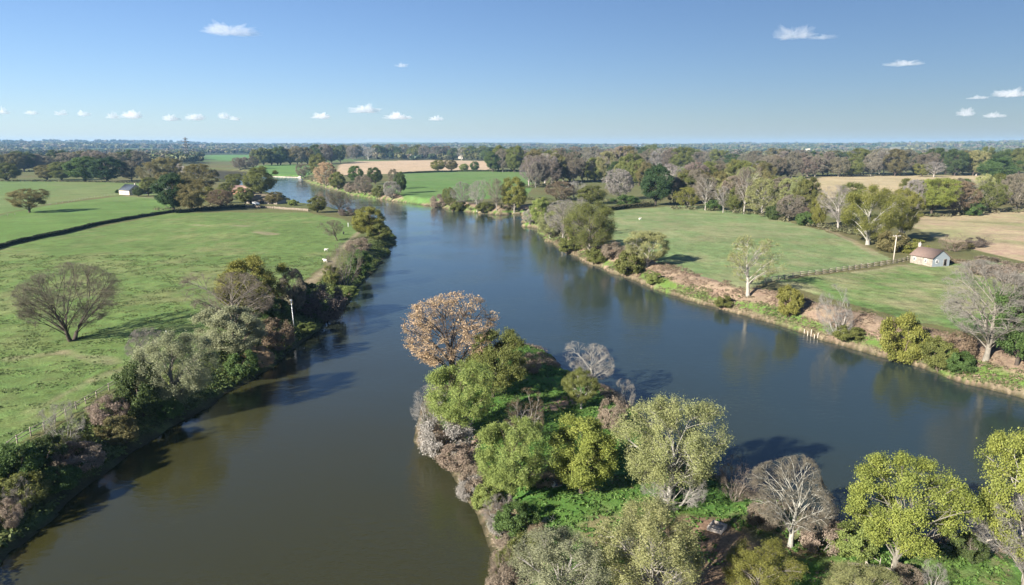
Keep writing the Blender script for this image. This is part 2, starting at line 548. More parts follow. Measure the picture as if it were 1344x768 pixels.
def proto(kind, var):
    key = (kind, var)
    if key in PROTO: return PROTO[key]
    s = 1000 * (sorted(KINDS).index(kind) + 1) + 17 * var
    K = KINDS[kind]
    rng, c, r3, L0, L1, L2, L3, L4 = grow(s, **K['g'])
    tp = [tubes(L0, 6, 8), tubes(L1, 5, 6), tubes(L2, 3, 4)]
    if K.get('l3trunk', True): tp.append(tubes(L3, 2, 3))
    tv, tf = cat(tp)
    # root flare
    fl = tv[:, 2] < 1.0
    tv[fl, :2] *= (1 + .35 * (1.0 - np.maximum(tv[fl, 2:3], 0)))
    cp, lvs = [], []
    if K.get('twigs'):
        if not K.get('l3trunk', True):
            q = tubes(L3, 2, 3); cp.append(q); lvs.append(np.full(len(q[1]), .42))
        q = tubes(L4, 1, 3); cp.append(q); lvs.append(np.repeat(rng.uniform(.25, .75, len(L4[0])), 3))
    nl = K.get('leaves', 0)
    if nl:
        src = L4 if K.get('on_twig') else L3
        m = len(src[0])
        i = np.repeat(np.arange(m), nl)
        if K.get('keep', 1) < 1:
            km = rng.random(m) < K['keep']; i = i[km[i]]
        t = rng.uniform(.3, 1.1, len(i))
        P = bez(src[0][i], src[1][i], src[2][i], t) + rng.normal(0, K['sig'], (len(i), 3)) * np.array([[1, 1, K.get('sigz', .8)]])
        P[:, 2] = np.maximum(P[:, 2], .08)
        out = nrm(P - c) + np.array([[0, 0, .35]])
        q = cards(rng, P, out, np.full(len(P), K['size']), K.get('asp', .6), K.get('outw', .85), K.get('elong'))
        clv = rng.normal(.5, .17, m)
        cp.append(q); lvs.append(np.clip(clv[i] + rng.normal(0, .06, len(i)), 0, 1))
    cv, cf = cat(cp)
    sh = np.array([(np.percentile(cv[:, a], 2) + np.percentile(cv[:, a], 98)) / 2 * .85 for a in (0, 1)])
    cv[:, :2] -= sh; tv[:, :2] -= sh
    trunk = mesh_np('trunk', tv, tf, M_BARK, smooth=True)
    crown = mesh_np('crown', cv, cf, M_LEAF, lv=np.concatenate(lvs))
    rr = np.hypot(cv[:, 0], cv[:, 1])
    PROTO[key] = (trunk, crown, 2 * float(np.percentile(rr, 97.5)), float(np.percentile(cv[:, 2], 99.7)))
    return PROTO[key]


KINDS = {
    'bare':    dict(g=dict(H=14., W=13., cb=.12, n1=24, n2=7, n3=7, n4=7, tr=.27, zt=.5, up=.16, lobe=.6, twl=1.1, rad=1.1), l3trunk=False, twigs=True),
    'baretwin': dict(g=dict(H=14., W=17., cb=.08, n1=34, n2=8, n3=7, n4=8, tr=.46, zt=.36, up=.12, stems=3, lobe=.55, spread=-.3, twl=1.1, rad=1.1), l3trunk=False, twigs=True),
    'bud':     dict(g=dict(H=14., W=13., cb=.05, n1=22, n2=7, n3=6, n4=5, tr=.26, zt=.5, up=.15, lobe=.35), l3trunk=False, twigs=True,
                    leaves=8, on_twig=True, sig=.14, size=.09, asp=.7, outw=.3),
    'budopen': dict(g=dict(H=14., W=13., cb=.14, n1=18, n2=6, n3=6, n4=6, tr=.34, zt=.45, up=.15, lobe=.65, rad=1.2), l3trunk=True, twigs=True,
                    leaves=5, keep=.6, on_twig=True, sig=.13, size=.07, asp=.7, outw=.3),
    'leafy':   dict(g=dict(H=12., W=11., cb=.03, n1=24, n2=5, n3=4, n4=0, tr=.28, zt=.55, lobe=.5), leaves=120, sig=.33, size=.092, asp=.75),
    'open':    dict(g=dict(H=12., W=12., cb=.12, n1=22, n2=5, n3=4, n4=0, tr=.28, zt=.5, lobe=.5), leaves=150, sig=.31, sigz=.7, size=.072, asp=.75, keep=.86),
    'willow':  dict(g=dict(H=12., W=11., cb=.05, n1=26, n2=5, n3=5, n4=0, tr=.30, zt=.5, up=.2, lobe=.5), leaves=110, sig=.28, sigz=1.2, size=.082,
                    asp=.38, elong=1, outw=.75, keep=.88),
    'ever':    dict(g=dict(H=12., W=9., cb=.0, n1=28, n2=5, n3=5, n4=0, tr=.26, zt=.75, lobe=.5), leaves=62, sig=.28, size=.12, asp=.6),
    'bush':    dict(g=dict(H=4., W=5., cb=-.15, n1=18, n2=5, n3=4, n4=0, tr=.14, zt=.45, stems=3, lobe=.55), leaves=55, sig=.17, size=.08, asp=.65),
    'twiggy':  dict(g=dict(H=4., W=5., cb=-.1, n1=18, n2=7, n3=6, n4=7, tr=.13, zt=.4, stems=4, lobe=.45, twl=.6, rad=.7), l3trunk=False, twigs=True),
    'scrub':   dict(g=dict(H=4., W=5.5, cb=-.2, n1=18, n2=6, n3=5, n4=5, tr=.12, zt=.35, stems=4, lobe=.5, twl=.6, rad=.7), l3trunk=False, twigs=True,
                    leaves=4, on_twig=True, sig=.14, size=.075, asp=.6),
}
NVAR = dict(budopen=2, bare=3, baretwin=1, bud=3, leafy=3, open=2, willow=3, ever=2, bush=3, twiggy=2, scrub=2)

C = dict(  # real-world base colours
    olive=(.15, .165, .048), yellow=(.235, .26, .06), lime=(.215, .262, .075), gold=(.205, .205, .05), dark=(.05, .088, .034), green=(.09, .145, .042),
    sage=(.265, .275, .16), pale=(.28, .29, .125), deep=(.075, .105, .034), tan=(.45, .325, .20), brown=(.21, .188, .135), pink=(.235, .20, .155),
    grey=(.31, .285, .255), white=(.33, .31, .285), rust=(.21, .16, .105), plum=(.155, .125, .105), bramble=(.275, .222, .17), bronze=(.18, .16, .068),
    dbark=(.07, .055, .045), gbark=(.185, .165, .14), wbark=(.29, .27, .24), bbark=(.13, .10, .075))

_count = {}


def place_tree(name, catg, label, kind, var, p, w, h, crown_col, trunk_col, rz=None, lean=(0, 0), group=None, parts=True, jit=.1):
    rng = random.Random(hash((round(p[0], 2), round(p[1], 2), 7)) & 0xffff)
    tm, cm, W, H = proto(kind, var % NVAR[kind])
    root = empty(name, (p[0], p[1], p[2] - .05))
    rz = rng.uniform(0, 6.28) if rz is None else rz
    root.rotation_euler = (lean[1], lean[0], 0)
    tag(root, label, catg, group)
    woody = kind in ('bush', 'twiggy', 'scrub')
    jv = 1 + rng.uniform(-jit, jit); jc = [jv * (1 + rng.uniform(-jit, jit) * .3) for _ in range(3)]
    for nm, me, col in (('stem' if woody else 'trunk', tm, trunk_col), ('foliage' if woody else 'crown', cm, crown_col)):
        o = link(bpy.data.objects.new(nm, me))
        o.parent = root
        o.scale = (w / W, w / W, h / H)
        o.rotation_euler = (0, 0, rz)
        cc = C[col]
        o.color = (cc[0] * jc[0], cc[1] * jc[1], cc[2] * jc[2], 1)
    return root


# ------------------------------------------------------------------ ground
def pts_in_poly(x, y, P):
    P = np.array(P); Q = np.roll(P, -1, axis=0)
    r = np.zeros(x.shape, bool)
    for a, b in zip(P, Q):
        r ^= ((a[1] > y) != (b[1] > y)) & (x < (b[0] - a[0]) * (y - a[1]) / (b[1] - a[1] + 1e-12) + a[0])
    return r


FIELDS = [  # name, label, pixel outline (on land about 3 m above the water), colour a, colour b
    ('meadow', 'broad tussocky green meadow on the left bank below the dark hedge', 3,
     [(-700, 640), (-300, 420), (0, 328), (120, 301), (230, 280), (300, 279), (405, 280), (450, 288), (470, 300), (462, 318), (440, 330), (405, 365), (360, 395), (330, 430), (250, 470), (160, 505), (60, 562), (0, 602), (-150, 700), (-500, 900)],
     (.118, .176, .053), (.178, .198, .08)),
    ('pasture', 'smooth green pasture behind the dark hedge on the left', 3,
     [(-700, 520), (-300, 400), (0, 326), (120, 298), (230, 278), (222, 262), (160, 258), (60, 271), (0, 284), (-300, 340)], (.108, .176, .048), (.135, .188, .062)),
    ('upper_pasture', 'pale green pasture below the far left trees', 3,
     [(-300, 335), (0, 282), (60, 269), (160, 256), (215, 258), (200, 240), (0, 237), (-300, 237)], (.118, .175, .058), (.155, .185, .072)),
    ('right_meadow', 'large pale green meadow above the right river bank', 4,
     [(795, 300), (800, 277), (905, 270), (1000, 283), (1080, 302), (1168, 339), (1015, 369), (985, 382), (930, 366), (870, 348), (812, 325)],
     (.148, .202, .082), (.215, .226, .112)),
    ('paddock', 'small green paddock in front of the stone cottage', 4,
     [(1012, 371), (1225, 342), (1300, 340), (1420, 365), (1420, 455), (1290, 440), (1200, 424), (1110, 398), (1040, 380)], (.115, .182, .055), (.24, .232, .118)),
    ('stubble_field', 'pale straw field behind the belt of trees on the right', 4,
     [(1010, 246), (1035, 236), (1100, 229.5), (1240, 230), (1420, 231), (1420, 240), (1240, 250), (1160, 258), (1060, 262)], (.40, .32, .19), (.34, .28, .16)),
    ('ploughed_field', 'pinkish stubble field with wheel tracks behind the cottage', 4,
     [(1190, 292), (1210, 282), (1344, 272), (1600, 268), (1600, 390), (1344, 342), (1262, 324), (1225, 312)], (.37, .265, .185), (.31, .27, .15)),
    ('riverside_field', 'flat green field behind the trees of the far right bank', 3,
     [(505, 252), (520, 228), (560, 225), (700, 224), (706, 236), (690, 262), (600, 266), (540, 262)], (.10, .175, .05), (.12, .18, .06)),
    ('harvested_field', 'pink straw field beyond the green riverside field', 3,
     [(440, 230), (445, 217), (470, 211), (560, 210), (640, 212), (645, 224), (560, 225), (520, 228)], (.42, .31, .205), (.38, .29, .19)),
    ('far_riverside_field', 'bright green strip of field at the far river bend', 2,
     [(330, 221), (345, 218), (420, 216), (440, 218), (400, 232), (355, 230)], (.105, .19, .055), (.11, .19, .05)),
    ('distant_field', 'thin green field far off near the pylon', 2,
     [(265, 209), (270, 204), (345, 203.6), (352, 208), (300, 212)], (.10, .19, .06), (.10, .19, .06)),
    ('distant_meadow', 'thin green field far off behind the dark evergreen tree', 2,
     [(800, 220), (830, 211), (912, 209), (915, 213), (880, 219)], (.10, .19, .065), (.10, .19, .06)),
    ('lane_verge', 'green strip of field at the far right edge', 2,
     [(1318, 222), (1325, 213), (1400, 211), (1400, 221)], (.10, .19, .05), (.10, .19, .05)),
    ('distant_stubble', 'small pale stubble field on the far right ridge', 2,
     [(1160, 199.3), (1163, 197.8), (1182, 197.8), (1184, 199.3)], (.42, .35, .24), (.42, .35, .24)),
]
FPOLY = []
for f in FIELDS:
    FPOLY.append([tuple(G(px, py, f[2])[:2]) for px, py in f[3]])


def axis(segs):
    out = [segs[0][0]]
    for a, b, d0, d1 in segs:
        x, L = a, b - a
        while x < b - 1e-6:
            x += d0 + (d1 - d0) * min(1, (x - a) / L); out.append(min(x, b))
    return np.unique(np.round(np.array(out), 4))


def build_ground():
    xs = axis([(-9500, -1500, 420, 110), (-1500, -420, 60, 9), (-420, -125, 4.5, 1.3), (-125, -25, .95, .95), (-25, 60, .55, .55), (60, 150, .62, .62), (150, 420, 1.5, 4), (420, 1500, 8, 60), (1500, 9500, 110, 420)])
    ys = axis([(-150, 36, 10, 2), (36, 140, .6, .6), (140, 260, .7, 1.0), (260, 520, 1.6, 2.4), (520, 1100, 2.6, 5), (1100, 2600, 9, 40), (2600, 11500, 60, 260)])
    nx, ny = len(xs), len(ys)
    X, Y = np.meshgrid(xs, ys); X = X.ravel(); Y = Y.ravel()
    h, s, hb = terrain(X, Y, True)
    V = np.stack([X, Y, h], 1)
    col = np.zeros((len(X), 3))
    # rough country between the fields
    n1 = fbm(X / 9, Y / 9, 51, 4)[:, None]; n2 = fbm(X / 60, Y / 60, 55, 3)[:, None]; n3 = fbm(X / 2.2, Y / 2.2, 58, 3)[:, None]
    g = lambda *c: np.array([c])
    base = g(.085, .105, .038) * (1 - n2) * 1.2 + g(.15, .125, .06) * n2 * .9
    r = np.hypot(X, Y)
    far = sst(1300, 2600, r)[:, None]
    base = base * (1 - far) + g(.05, .06, .03) * far
    opn = (sst(.60, .64, fbm(X / 520, Y / 330, 121, 2)) * sst(1500, 1900, r))[:, None]
    fc = sst(.45, .55, vn(X / 400, Y / 300, 123))[:, None]
    base = base * (1 - opn) + (g(.10, .15, .05) * fc + g(.15, .145, .07) * (1 - fc)) * opn
    zone = np.zeros(len(X), int)
    for k, P in enumerate(FPOLY):
        P_ = np.array(P)
        bb = (X > P_[:, 0].min()) & (X < P_[:, 0].max()) & (Y > P_[:, 1].min()) & (Y < P_[:, 1].max())
        jx = (fbm(X / 7, Y / 7, 61, 2) - .5) * 2.5; jy = (fbm(X / 7, Y / 7, 65, 2) - .5) * 2.5
        m = bb & pts_in_poly(X + jx, Y + jy, P)
        zone[m] = k + 1
        a, b = np.array([FIELDS[k][4]]), np.array([FIELDS[k][5]])
        if k == 0 or FIELDS[k][0] in ('paddock', 'right_meadow'):
            w = sst(.42, .72, n1 * .45 + n2 * .3 + .25 * fbm(X / 4, Y / 9, 71, 3)[:, None])
        else:
            w = sst(.35, .7, n2 * .6 + .4 * n1)
        cc = a * (1 - w) + b * w
        if FIELDS[k][0] == 'ploughed_field':       # wheel tracks and a greener headland
            u = (X - 190) * .35 + (Y - 330) * .94
            tr = ((np.abs(u - 10) < 1.0) | (np.abs(u - 14.5) < 1.0))[:, None]
            gr = sst(.5, .75, fbm(X / 30, Y / 16, 77, 3))[:, None]
            cc = cc * (1 - gr * .6) + g(.20, .22, .09) * gr * .6
            cc = np.where(tr, cc * .72, cc)
        if FIELDS[k][0] in ('stubble_field', 'harvested_field'):
            st = (.93 + .14 * vn(X / 2.5 + Y / 9, Y / 30, 79))[:, None]
            cc = cc * st
        if FIELDS[k][0] in ('meadow', 'paddock', 'right_meadow'):
            dk = sst(.58, .74, n3)
            cc = cc * (1 - (.15 if FIELDS[k][0] == 'right_meadow' else .28) * dk)
        col[m] = cc[m]
    rest = zone == 0
    col[rest] = base[rest]
    # the banks
    S = s[:, None]; HB = hb[:, None]
    pen = (hb < 2.02) & (Y < 190) & (X > -30)
    right = (hb > 3.7)
    left = ~pen & ~right
    bw = 3.0 + hb * 2.0
    bank = (s < bw) & (Y < 1000) & (s < 1e8)
    mud = g(.165, .13, .088)
    brown = g(.25, .185, .13); grn = g(.105, .17, .04); lush = g(.075, .15, .032); dkg = g(.055, .075, .028)
    bn = sst(.38, .60, n1 * .6 + n3 * .4)
    crR = brown * bn + (brown * .75) * (1 - bn)
    mid = sst(.3, .5, np.abs(S / bw[:, None] - .18) * 2.6 + (n1 - .5) * 1.4)
    crR = grn * (1 - mid) + crR * mid
    crL = dkg * (1 - bn) + g(.12, .13, .045) * bn
    c = np.where(right[:, None], crR, crL)
    wet = sst(2.2, .2, S) * sst(.32, .62, fbm(X / 6, Y / 6, 109, 3))[:, None]
    c = np.where(right[:, None], c * (1 - wet) + mud * wet, c * (1 - .6 * wet) + g(.06, .05, .035) * .6 * wet)
    zz = bank & ~pen & (zone == 0)
    col[zz] = c[zz]
    pm = pen & (s < 70)
    pc = lush * (.75 + .5 * n1) * (1 - sst(.60, .70, n1 * .5 + n2 * .5)) + g(.22, .15, .10) * sst(.60, .70, n1 * .5 + n2 * .5)
    wet = sst(1.4, .0, S)
    pc = pc * (1 - wet) + g(.15, .12, .08) * wet
    # trodden earth path along the spit
    for (a, b, wd) in (((600, 590), (690, 545), 1.0), ((690, 545), (745, 530), 1.1), ((735, 526), (770, 520), 1.0), ((640, 640), (690, 700), .9)):
        A, B = G(a[0], a[1], 1.7)[:2], G(b[0], b[1], 1.7)[:2]
        dv = B - A; tt = np.clip(((X - A[0]) * dv[0] + (Y - A[1]) * dv[1]) / (dv @ dv), 0, 1)
        q = np.hypot(X - A[0] - tt * dv[0], Y - A[1] - tt * dv[1]) + (n1[:, 0] - .5) * 2.0
        w = sst(wd + .5, wd - .5, q)[:, None]
        pc = pc * (1 - w) + g(.27, .19, .135) * w
    col[pm] = pc[pm]
    # worn tracks and bare patches (pixel line, half width, strength)
    for line, wd, st_ in (([(372, 402), (404, 372), (432, 350), (452, 322), (474, 302)], .8, .75), ([(310, 297), (322, 297.5)], 2.2, .6), ([(340, 306), (356, 308)], 2.4, .7), ([(255, 296), (275, 297)], 1.6, .35),
                          ([(1150, 338), (1090, 306), (1076, 299)], 1.3, .55), ([(1222, 353), (1180, 352), (1120, 362)], 1.2, .4), ([(1248, 347), (1300, 352), (1344, 356)], 1.4, .5), ([(165, 259), (215, 262), (262, 274)], 1.6, .5),
                          ([(20, 470), (80, 462), (150, 476)], 1.3, .35), ([(40, 540), (120, 500), (200, 470), (280, 450)], .7, .35)):
        Q = [G(a, b, 3)[:2] for a, b in line]
        for A, B in zip(Q[:-1], Q[1:]):
            dv = B - A; tt = np.clip(((X - A[0]) * dv[0] + (Y - A[1]) * dv[1]) / (dv @ dv), 0, 1)
            q = np.hypot(X - A[0] - tt * dv[0], Y - A[1] - tt * dv[1]) + (n1[:, 0] - .5) * 3.0
            w = (sst(wd + .9, wd - .6, q) * (s > 3))[:, None] * st_ * (.5 + n3)
            w = np.clip(w, 0, 1)
            col[:] = col * (1 - w) + g(.29, .235, .155) * w
    under = s < -.1
    col[under] = np.array([.05, .045, .025])
    # faces, split into the named zones
    i = (np.arange(ny - 1)[:, None] * nx + np.arange(nx - 1)[None, :]).ravel()
    F = np.stack([i, i + 1, i + nx + 1, i + nx], 1)
    fz = zone[i].copy()
    fb = (bank & (zone == 0))[i]
    fz[fb] = 99
    fz[pm[i]] = 98
    nrmv = np.zeros_like(V)
    hx = np.gradient(h.reshape(ny, nx), xs, axis=1).ravel(); hy = np.gradient(h.reshape(ny, nx), ys, axis=0).ravel()
    nrmv = nrm(np.stack([-hx, -hy, np.ones_like(hx)], 1))
    names = {0: ('ground', 'rough brownish green land between the fields and under the woods'), 99: ('river_bank', 'brown and green sloping banks along the river'),
             98: ('spit', 'green overgrown spit of land in the foreground')}
    for k, f in enumerate(FIELDS): names[k + 1] = (f[0], f[1])
    for k, (nm, lb) in names.items():
        m = fz == k
        if not m.any(): continue
        ff = F[m]
        u, inv = np.unique(ff, return_inverse=True)
        me = mesh_np(nm, V[u], inv.reshape(-1, 4), M_GROUND, col=col[u], smooth=True)
        me.normals_split_custom_set_from_vertices(nrmv[u].tolist())
        tag(link(bpy.data.objects.new(nm, me)), lb, None, None, 'structure')
    # the river
    me = mesh_np('river', np.array([(-330, -72, 0), (400, -72, 0), (400, 1100, 0), (-330, 1100, 0)]), np.array([[0, 1, 2, 3]]), M_WATER)
    tag(link(bpy.data.objects.new('river', me)), 'wide calm olive brown river reflecting the blue sky', None, None, 'structure')


build_ground()

# ------------------------------------------------------------------ trees and bushes named one by one
# kind, var, base px, base py, left, right, top, crown colour, trunk colour, name, category, label, [lean]
T = 'tree'; B = 'bush'
HERO = [
 # left bank
 ('baretwin', 0, 97, 447, 15, 155, 346, 'brown', 'dbark', 'bare_tree', T, 'big spreading bare tree with several leaning trunks alone in the left meadow'),
 ('leafy', 0, 331, 418, 287, 371, 338, 'gold', 'bbark', 'evergreen_tree', T, 'dark green tree with golden top behind the purplish bare tree on the left bank'),
 ('bare', 1, 306, 440, 249, 366, 359, 'pink', 'gbark', 'bare_tree', T, 'purplish brown bare tree with dense twigs on the left bank below the golden topped tree'),
 ('leafy', 1, 306, 470, 262, 346, 403, 'sage', 'bbark', 'leafy_tree', T, 'grey green rounded leafy tree just below the purplish bare tree on the left bank'),
 ('bare', 2, 192, 482, 164, 212, 431, 'grey', 'gbark', 'bare_tree', T, 'small pale bare tree above the dark olive bush and left of the big sage willow'),
 ('willow', 0, 252, 549, 196, 300, 437, 'sage', 'gbark', 'willow_tree', T, 'large sage grey willow leaning over the water on the left bank'),
 ('bush', 0, 186, 543, 157, 214, 474, 'deep', 'dbark', 'evergreen_bush', B, 'tall dark olive bush left of the big sage willow'),
 ('twiggy', 0, 86, 592, 55, 106, 527, 'white', 'wbark', 'bare_shrub', B, 'white leafless shrub beside the post and rail fence on the left'),
 ('scrub', 0, 143, 552, 122, 168, 520, 'bramble', 'bbark', 'bramble', B, 'pinkish brown bramble between the fence and the dark olive bush'),
 ('bush', 1, 158, 580, 130, 180, 546, 'bronze', 'bbark', 'bush', B, 'bronze green bush at the water edge below the pinkish bramble'),
 ('scrub', 1, 105, 615, 72, 135, 583, 'bramble', 'bbark', 'bramble', B, 'tan brown bramble below the white leafless shrub'),
 ('bush', 2, 60, 612, 35, 84, 574, 'deep', 'dbark', 'bush', B, 'dark green bush left of the tan brown bramble'),
 ('bush', 0, 18, 632, -20, 48, 584, 'green', 'dbark', 'bush', B, 'green bush at the left edge below the fence end'),
 ('twiggy', 1, 28, 672, 14, 48, 625, 'grey', 'gbark', 'bare_shrub', B, 'thin grey leafless shrub near the left edge of the bank'),
 ('bush', 1, 30, 662, 0, 66, 622, 'olive', 'dbark', 'bush', B, 'olive bush behind the thin grey shrub near the left edge'),
 ('scrub', 0, 12, 690, -8, 26, 655, 'bramble', 'bbark', 'bramble', B, 'dry bramble at the lowest left corner of the bank'),
 ('bush', 2, 80, 640, 52, 108, 612, 'green', 'dbark', 'bush', B, 'low green bush at the water edge below the tan brown bramble'),
 ('bush', 2, 220, 548, 200, 240, 520, 'green', 'dbark', 'bush', B, 'low green bush at the foot of the sage willow'),
 ('scrub', 1, 366, 456, 344, 388, 418, 'rust', 'bbark', 'red_shrub', B, 'reddish leafless shrub left of the white pole on the left bank'),
 ('open', 0, 346, 490, 316, 358, 456, 'tan', 'gbark', 'leaning_tree', T, 'small tan tree leaning over the water right of the grey green tree', (.25, .1)),
 ('bush', 0, 322, 492, 296, 342, 462, 'green', 'dbark', 'bush', B, 'green bush under the grey green tree on the left bank'),
 ('bud', 2, 385, 414, 368, 408, 352, 'brown', 'dbark', 'bare_tree', T, 'slim dark bare tree behind the white pole on the left bank'),
 ('scrub', 0, 425, 418, 396, 456, 374, 'plum', 'dbark', 'plum_bush', B, 'plum coloured bush at the water edge right of the white pole'),
 ('bush', 1, 402, 404, 386, 428, 372, 'green', 'dbark', 'evergreen_bush', B, 'dark green bush behind the plum coloured bush'),
 ('bush', 2, 362, 418, 342, 384, 392, 'green', 'dbark', 'evergreen_bush', B, 'dark green bush between the golden topped tree and the slim dark bare tree'),
 ('bush', 0, 416, 440, 404, 432, 424, 'lime', 'bbark', 'bush', B, 'bright green low bush below the plum coloured bush'),
 ('twiggy', 0, 453, 376, 428, 479, 318, 'pink', 'gbark', 'bare_shrub', T, 'pinkish grey bare round tree beside the two white sheep'),
 ('bush', 1, 436, 372, 424, 450, 348, 'olive', 'bbark', 'bush', B, 'olive bush at the foot of the pinkish grey bare tree'),
 ('bush', 2, 470, 360, 458, 494, 328, 'green', 'dbark', 'bush', B, 'green bush right of the pinkish grey bare tree on the bank'),
 ('bush', 0, 458, 392, 440, 478, 376, 'lime', 'bbark', 'bush', B, 'bright green low bush below the pinkish grey bare tree'),
 ('scrub', 1, 470, 330, 458, 492, 312, 'bramble', 'dbark', 'bramble', B, 'brown bramble below the round olive tree on the left point'),
 ('leafy', 2, 484, 311, 458, 507, 271, 'gold', 'bbark', 'round_tree', T, 'round golden green tree on the point of the left bank'),
 ('bush', 1, 497, 313, 480, 512, 294, 'olive', 'bbark', 'bush', B, 'small olive bush in front of the round golden green tree'),
 ('bare', 1, 441, 316, 421, 451, 288, 'brown', 'dbark', 'bare_tree', T, 'small leaning bare tree in the meadow left of the round golden green tree', (-.25, 0)),
 ('leafy', 0, 417, 279, 405, 431, 258, 'olive', 'dbark', 'leafy_tree', T, 'small olive tree at the end of the stone wall'),
 ('bare', 2, 443, 280, 429, 464, 251, 'brown', 'dbark', 'bare_tree', T, 'dark bare tree leaning right over the river beside the small olive tree', (.2, 0)),
 ('scrub', 0, 457, 283, 446, 470, 272, 'plum', 'dbark', 'bush', B, 'low plum brown bush behind the round golden green tree'),
 # left pastures
 ('open', 1, 39, 279, 15, 65, 248, 'bronze', 'dbark', 'field_tree', T, 'dark rounded tree alone on the line between the two left pastures'),
 ('leafy', 1, 8, 238, -14, 23, 214, 'olive', 'dbark', 'round_tree', T, 'round olive tree at the far left edge of the pasture'),
 ('leafy', 2, 62, 237, 50, 78, 216, 'bronze', 'dbark', 'round_tree', T, 'brownish round tree left of the big dark evergreen clump'),
 ('leafy', 0, 82, 237, 66, 100, 213, 'olive', 'dbark', 'round_tree', T, 'olive round tree touching the big dark evergreen clump on its left'),
 ('ever', 0, 112, 239, 92, 132, 206, 'green', 'dbark', 'evergreen_tree', T, 'left and lighter half of the big dark evergreen clump above the pasture'),
 ('ever', 1, 142, 239, 118, 166, 207, 'dark', 'dbark', 'evergreen_tree', T, 'right and darker half of the big dark evergreen clump above the pasture'),
 ('bud', 0, 172, 238, 160, 190, 211, 'brown', 'dbark', 'bare_tree', T, 'brown tree right of the big dark evergreen clump'),
 ('bud', 1, 196, 241, 180, 212, 213, 'bronze', 'gbark', 'budding_tree', T, 'bronze tree behind the cream barn'),
 ('open', 0, 221, 240, 204, 241, 207, 'bronze', 'gbark', 'budding_tree', T, 'bronze spreading tree in front of the blue roofed building'),
 ('leafy', 1, 196, 257, 187, 208, 233, 'olive', 'dbark', 'leafy_tree', T, 'small olive tree right beside the cream barn'),
 ('bush', 0, 157, 253.5, 152, 163, 249, 'dark', 'dbark', 'bush', B, 'tiny dark bush at the left corner of the cream barn'),
 ('ever', 0, 228, 278, 206, 244, 228, 'dark', 'dbark', 'evergreen_tree', T, 'tall dark green conifer at the end of the clipped hedge'),
 ('leafy', 2, 252, 278, 231, 273, 236, 'bronze', 'dbark', 'leafy_tree', T, 'bronze leafy tree right beside the tall dark conifer'),
 ('bud', 2, 263, 252, 238, 290, 215, 'bronze', 'dbark', 'budding_tree', T, 'big bronze and grey tree behind the tall dark conifer'),
 ('leafy', 0, 276, 268, 266, 286, 245, 'gold', 'dbark', 'leafy_tree', T, 'small golden tree right of the bronze leafy tree'),
 ('bud', 0, 290, 272, 274, 308, 249, 'rust', 'dbark', 'budding_tree', T, 'rusty tree in front of the pink roofed house'),
 ('leafy', 1, 297, 262, 290, 312, 240, 'olive', 'dbark', 'leafy_tree', T, 'olive tree at the left end of the pink roofed house'),
 ('leafy', 2, 308, 246, 297, 320, 228, 'olive', 'dbark', 'leafy_tree', T, 'small olive tree behind the pink roofed house'),
 ('leafy', 0, 342, 256, 322, 364, 219, 'olive', 'dbark', 'leafy_tree', T, 'green tree on the river bend beside the thatched barn'),
 ('bush', 1, 366, 262, 356, 373, 254, 'dark', 'dbark', 'bush', B, 'dark bush by the water right of the thatched barn'),
 ('bush', 2, 385, 270, 378, 392, 262, 'lime', 'dbark', 'bush', B, 'small bright green bush by the water behind the stone wall'),
 ('bush', 0, 322, 262, 308, 334, 252, 'deep', 'dbark', 'bush', B, 'dark hedge bush in front of the pink roofed house'),
 # far right bank
 ('bud', 1, 400, 234, 391, 413, 215, 'brown', 'gbark', 'budding_tree', T, 'brown round tree first at the bend of the far bank'),
 ('leafy', 1, 419, 232, 408, 434, 202, 'olive', 'gbark', 'leafy_tree', T, 'tall olive tree behind the brown round tree at the river bend'),
 ('bud', 2, 427, 245, 412, 444, 213, 'tan', 'gbark', 'budding_tree', T, 'tan tree leaning over the water at the river bend'),
 ('leafy', 2, 442, 249, 432, 456, 226, 'olive', 'gbark', 'leafy_tree', T, 'low olive tree over the water right of the tan bend tree'),
 ('leafy', 0, 467, 240, 458, 479, 218, 'green', 'dbark', 'leafy_tree', T, 'green round tree left of the darker round tree on the far bank'),
 ('leafy', 1, 493, 242, 481, 504, 220, 'deep', 'dbark', 'leafy_tree', T, 'dark green round tree on the far bank by the green field'),
 ('bud', 0, 478, 255, 466, 490, 230, 'pink', 'gbark', 'budding_tree', T, 'pinkish brown tree at the water in front of the two green round trees'),
 ('scrub', 1, 462, 254, 452, 472, 240, 'bramble', 'gbark', 'bush', B, 'brown bush at the water left of the pinkish brown tree'),
 ('bud', 1, 511, 263, 499, 522, 238, 'grey', 'gbark', 'bare_tree', T, 'grey twiggy tree at the water before the dark olive bank tree'),
 ('bush', 1, 497, 259, 488, 506, 244, 'olive', 'gbark', 'bush', B, 'olive bush at the water left of the grey twiggy tree'),
 ('leafy', 2, 526, 254, 518, 536, 226, 'deep', 'dbark', 'leafy_tree', T, 'dark olive tree at the left end of the green riverside field'),
 ('bud', 2, 517, 248, 510, 526, 222, 'brown', 'gbark', 'budding_tree', T, 'brown tree just behind the dark olive bank tree'),
 ('leafy', 0, 575, 224.5, 565, 585, 210, 'gold', 'dbark', 'field_tree', T, 'leftmost golden olive one of the four round trees along the pink field'),
 ('leafy', 1, 592, 224.5, 583, 601, 210, 'bronze', 'dbark', 'field_tree', T, 'second and brownish one of the four round trees along the pink field'),
 ('leafy', 2, 609, 225, 602, 616, 215, 'lime', 'dbark', 'field_tree', T, 'smallest and bright green one of the four round trees along the pink field'),
 ('leafy', 0, 623, 225, 617, 630, 212, 'green', 'dbark', 'field_tree', T, 'rightmost green one of the four round trees along the pink field'),
 ('scrub', 0, 577, 272, 565, 590, 255, 'bramble', 'gbark', 'bush', B, 'leftmost brown bush at the water below the green riverside field'),
